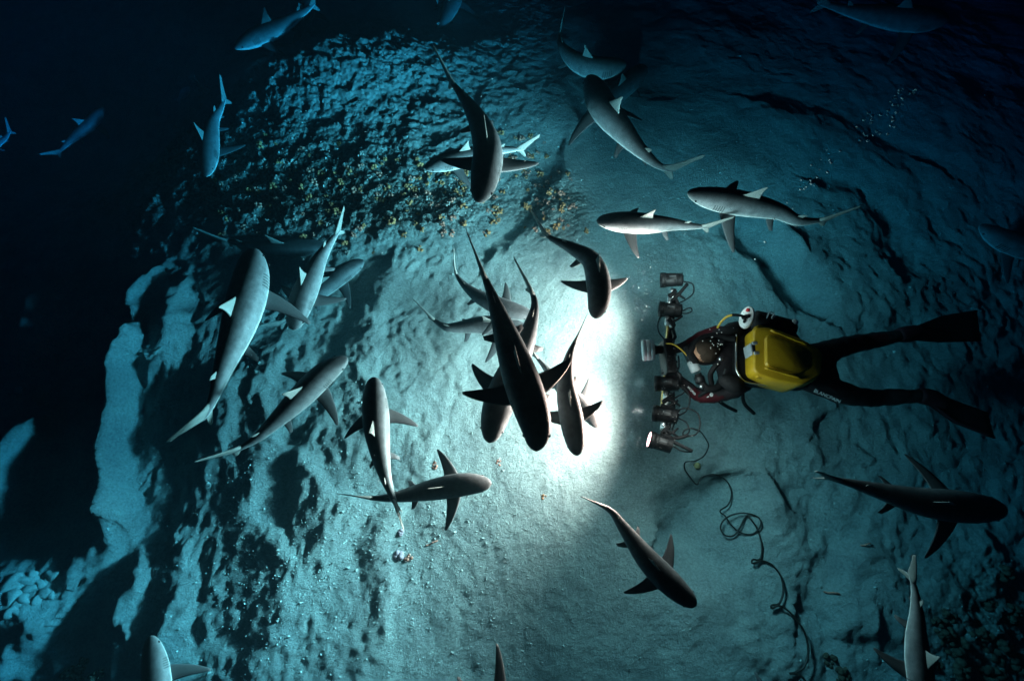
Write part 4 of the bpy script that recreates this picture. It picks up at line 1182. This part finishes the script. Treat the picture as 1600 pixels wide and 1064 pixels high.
# a small fish and a sea fan in the dark upper left
def fish(u, v, z, ln, ang, lab):
    bm = bmesh.new(); c = P(u, v, z); d = Vector((math.cos(R(ang)), math.sin(R(ang)), .1)).normalized(); sd = d.cross(Vector((0, 0, 1))).normalized(); up = sd.cross(d)
    rings = []
    for s, h, w in ((0, .02, .02), (.08, .10, .07), (.25, .20, .11), (.45, .22, .10), (.65, .14, .06), (.8, .06, .03), (.86, .07, .015), (1.0, .20, .006)):
        rings.append([bm.verts.new(c + d * (.5 - s) * ln + up * math.cos(2 * math.pi * k / 10) * h * ln + sd * math.sin(2 * math.pi * k / 10) * w * ln) for k in range(10)])
    for i in range(7):
        for k in range(10): bm.faces.new((rings[i][k], rings[i][(k + 1) % 10], rings[i + 1][(k + 1) % 10], rings[i + 1][k]))
    bm.faces.new(rings[0]); bm.faces.new(rings[-1])
    tag(bm_obj('fish', bm, [M_FISH]), lab, 'fish')
fish(286, 148, G(286, 148).z + .3, .22, 60, 'small pale blue fish in the dark left of the head down shark')
bm = bmesh.new(); g = G(321, 150); random.seed(3)
for k in range(9):
    a = R(40 + 100 * k / 8); pts = [g + Vector((0, 0, .0)), g + Vector((math.cos(a) * .08, .03, math.sin(a) * .08)), g + Vector((math.cos(a) * .17 + random.uniform(-.02, .02), .04, math.sin(a) * .17)), g + Vector((math.cos(a) * .24, .06 + random.uniform(-.02, .02), math.sin(a) * .22))]
    add_tube(bm, catmull(pts, 10)[0], [.012 - .0007 * i for i in range(10)], 5)
tag(bm_obj('sea_fan', bm, [M_COR_W]), 'branching pale sea fan beside the small fish in the dark', 'sea fan')

# loose grit on the sand: nobody could count it
def grit(n):
    rs = np.random.RandomState(4); V = []; F = []
    base = [(1, 0, -.3), (-.5, .87, -.3), (-.5, -.87, -.3), (0, 0, .8), (.4, .4, .5)]
    fc = [(0, 1, 3), (1, 2, 3), (2, 0, 3), (0, 4, 1), (0, 3, 4), (3, 1, 4)]
    for i in range(n):
        u, v = rs.uniform(200, 1600), rs.uniform(60, 1064)
        if rs.rand() < .5: u, v = rs.normal(640, 180), rs.normal(850, 110)
        elif rs.rand() < .4: u, v = rs.normal(620, 160), rs.normal(270, 80)
        p = P(u, v, 0)
        if not (AX[1] < p.x < AX[-2] and AY[1] < p.y < AY[-2]): continue
        z = hgt(p.x, p.y); r = .0035 + .009 * rs.rand() ** 3 + (.010 * rs.rand() if rs.rand() < .07 else 0); a = rs.rand() * 6.28; c, s = math.cos(a), math.sin(a); k = len(V)
        V += [(p.x + (x * c - y * s) * r, p.y + (x * s + y * c) * r * .8, z + zz * r) for x, y, zz in base]
        F += [tuple(k + j for j in f) for f in fc]
    me = bpy.data.meshes.new('grit'); me.from_pydata(V, [], F)
    tag(link('grit', me, [M_STONE]), 'loose shell grit scattered over the sand', 'grit', kind='stuff')
grit(9000)

# ------------------------------------------------------------------ bubbles rising from the diver, and drifting specks
bme = bpy.data.meshes.new('bubble'); bm = bmesh.new(); add_ball(bm, (0, 0, 0), 1, 2, 0, (1, 1, .75)); bm.to_mesh(bme); bm.free(); bme.materials.append(M_BUBBLE)
for p in bme.polygons: p.use_smooth = True
def bubble(u, v, z, r, lab, grp):
    o = bpy.data.objects.new('bubble', bme); COL.objects.link(o); o.location = P(u, v, z); o.scale = (r,) * 3; tag(o, lab, 'bubble', grp)
BUB = [(1432,140),(1422,146),(1429,143),(1429,146),(1406,141),(1412,139),(1405,145),(1399,152),(1410,153),(1412,153),(1411,156),(1392,159),(1397,164),(1404,164),(1411,163),(1388,173),(1401,176),(1387,179),(1376,179),(1363,181),(1357,176),(1396,183),(1397,188),(1395,189),(1350,188),(1362,187),(1361,192),(1392,196),(1398,198),(1340,198),(1350,208),(1351,210),(1352,212),(1356,212),(1364,211),(1370,206),(1375,209),(1388,209),(1345,220),(1356,220),(1292,234),(1313,236),(1283,249),(1297,249),(1296,251),(1299,254),(1268,258),(1281,265),(1293,269),(1277,277),(1252,281),(1267,282),(1268,287),(1251,296),(1260,292),(1272,290),(1257,295),(1230,317),(1239,326),(1210,342),(1195,378),(1180,405)]
random.seed(2)
for (u, v) in BUB:
    t = max(0, min(1, (430 - v) / 290)); bubble(u, v, .8 + 1.5 * t + random.uniform(-.05, .05), random.uniform(.005, .0085) , 'tiny bright air bubble in the trail rising above and right of the diver', 'bubbles rising in a trail')
for k in range(22):
    bubble(1118 + random.gauss(0, 7), 535 + random.gauss(0, 16), .80 + random.uniform(0, .06), random.uniform(.003, .0045), 'tiny air bubble clinging over the diver\'s hood and shoulders', 'bubbles over the diver\'s head')
# specks drifting in front of the lamps
V = []; F = []; rs = np.random.RandomState(8)
for i in range(620):
    if i < 430: u, v, z = 1022 + rs.normal(-8, 30), rs.choice([438, 484, 600, 646, 688]) + rs.normal(0, 16), rs.uniform(.4, .95)
    else: u, v, z = rs.uniform(300, 1150), rs.uniform(100, 950), rs.uniform(.3, 1.2)
    p = P(u, v, z); r = .0014 + .0018 * rs.rand() ** 2; k = len(V)
    V += [(p.x + r, p.y, p.z), (p.x - r * .5, p.y + r, p.z), (p.x - r * .5, p.y - r, p.z), (p.x, p.y, p.z + r * 1.2)]
    F += [(k, k + 2, k + 1), (k, k + 1, k + 3), (k + 1, k + 2, k + 3), (k + 2, k, k + 3)]
me = bpy.data.meshes.new('plankton'); me.from_pydata(V, [], F)
tag(link('plankton', me, [M_WHITE]), 'fine pale specks drifting in the lamp light', 'plankton', kind='stuff')

# ------------------------------------------------------------------ the water itself: absorbs red first, scatters a trace of blue
bm = bmesh.new(); bmesh.ops.create_cube(bm, size=1)
zlo = float(GH.min()) - 1.0; ztop = CAM_H + 0.5
for v in bm.verts: v.co = Vector((v.co.x * 70, v.co.y * 70, zlo + (v.co.z + .5) * (ztop - zlo)))
hz = bm_obj('haze', bm, [], smooth=False)
m = bpy.data.materials.new('sea_water'); m.use_nodes = True; nt = m.node_tree
nt.nodes.remove(nt.nodes['Principled BSDF'])
pv = nt.nodes.new('ShaderNodeVolumePrincipled')
pv.inputs['Density'].default_value = 0.65
pv.inputs['Color'].default_value = (0.003, 0.008, 0.010, 1)
pv.inputs['Absorption Color'].default_value = (0.0, 0.565, 0.88, 1)
pv.inputs['Anisotropy'].default_value = 0.3
nt.links.new(pv.outputs['Volume'], nt.nodes['Material Output'].inputs['Volume'])
hz.data.materials.append(m)
tag(hz, 'clear blue green sea water filling the whole scene', 'water', kind='stuff')
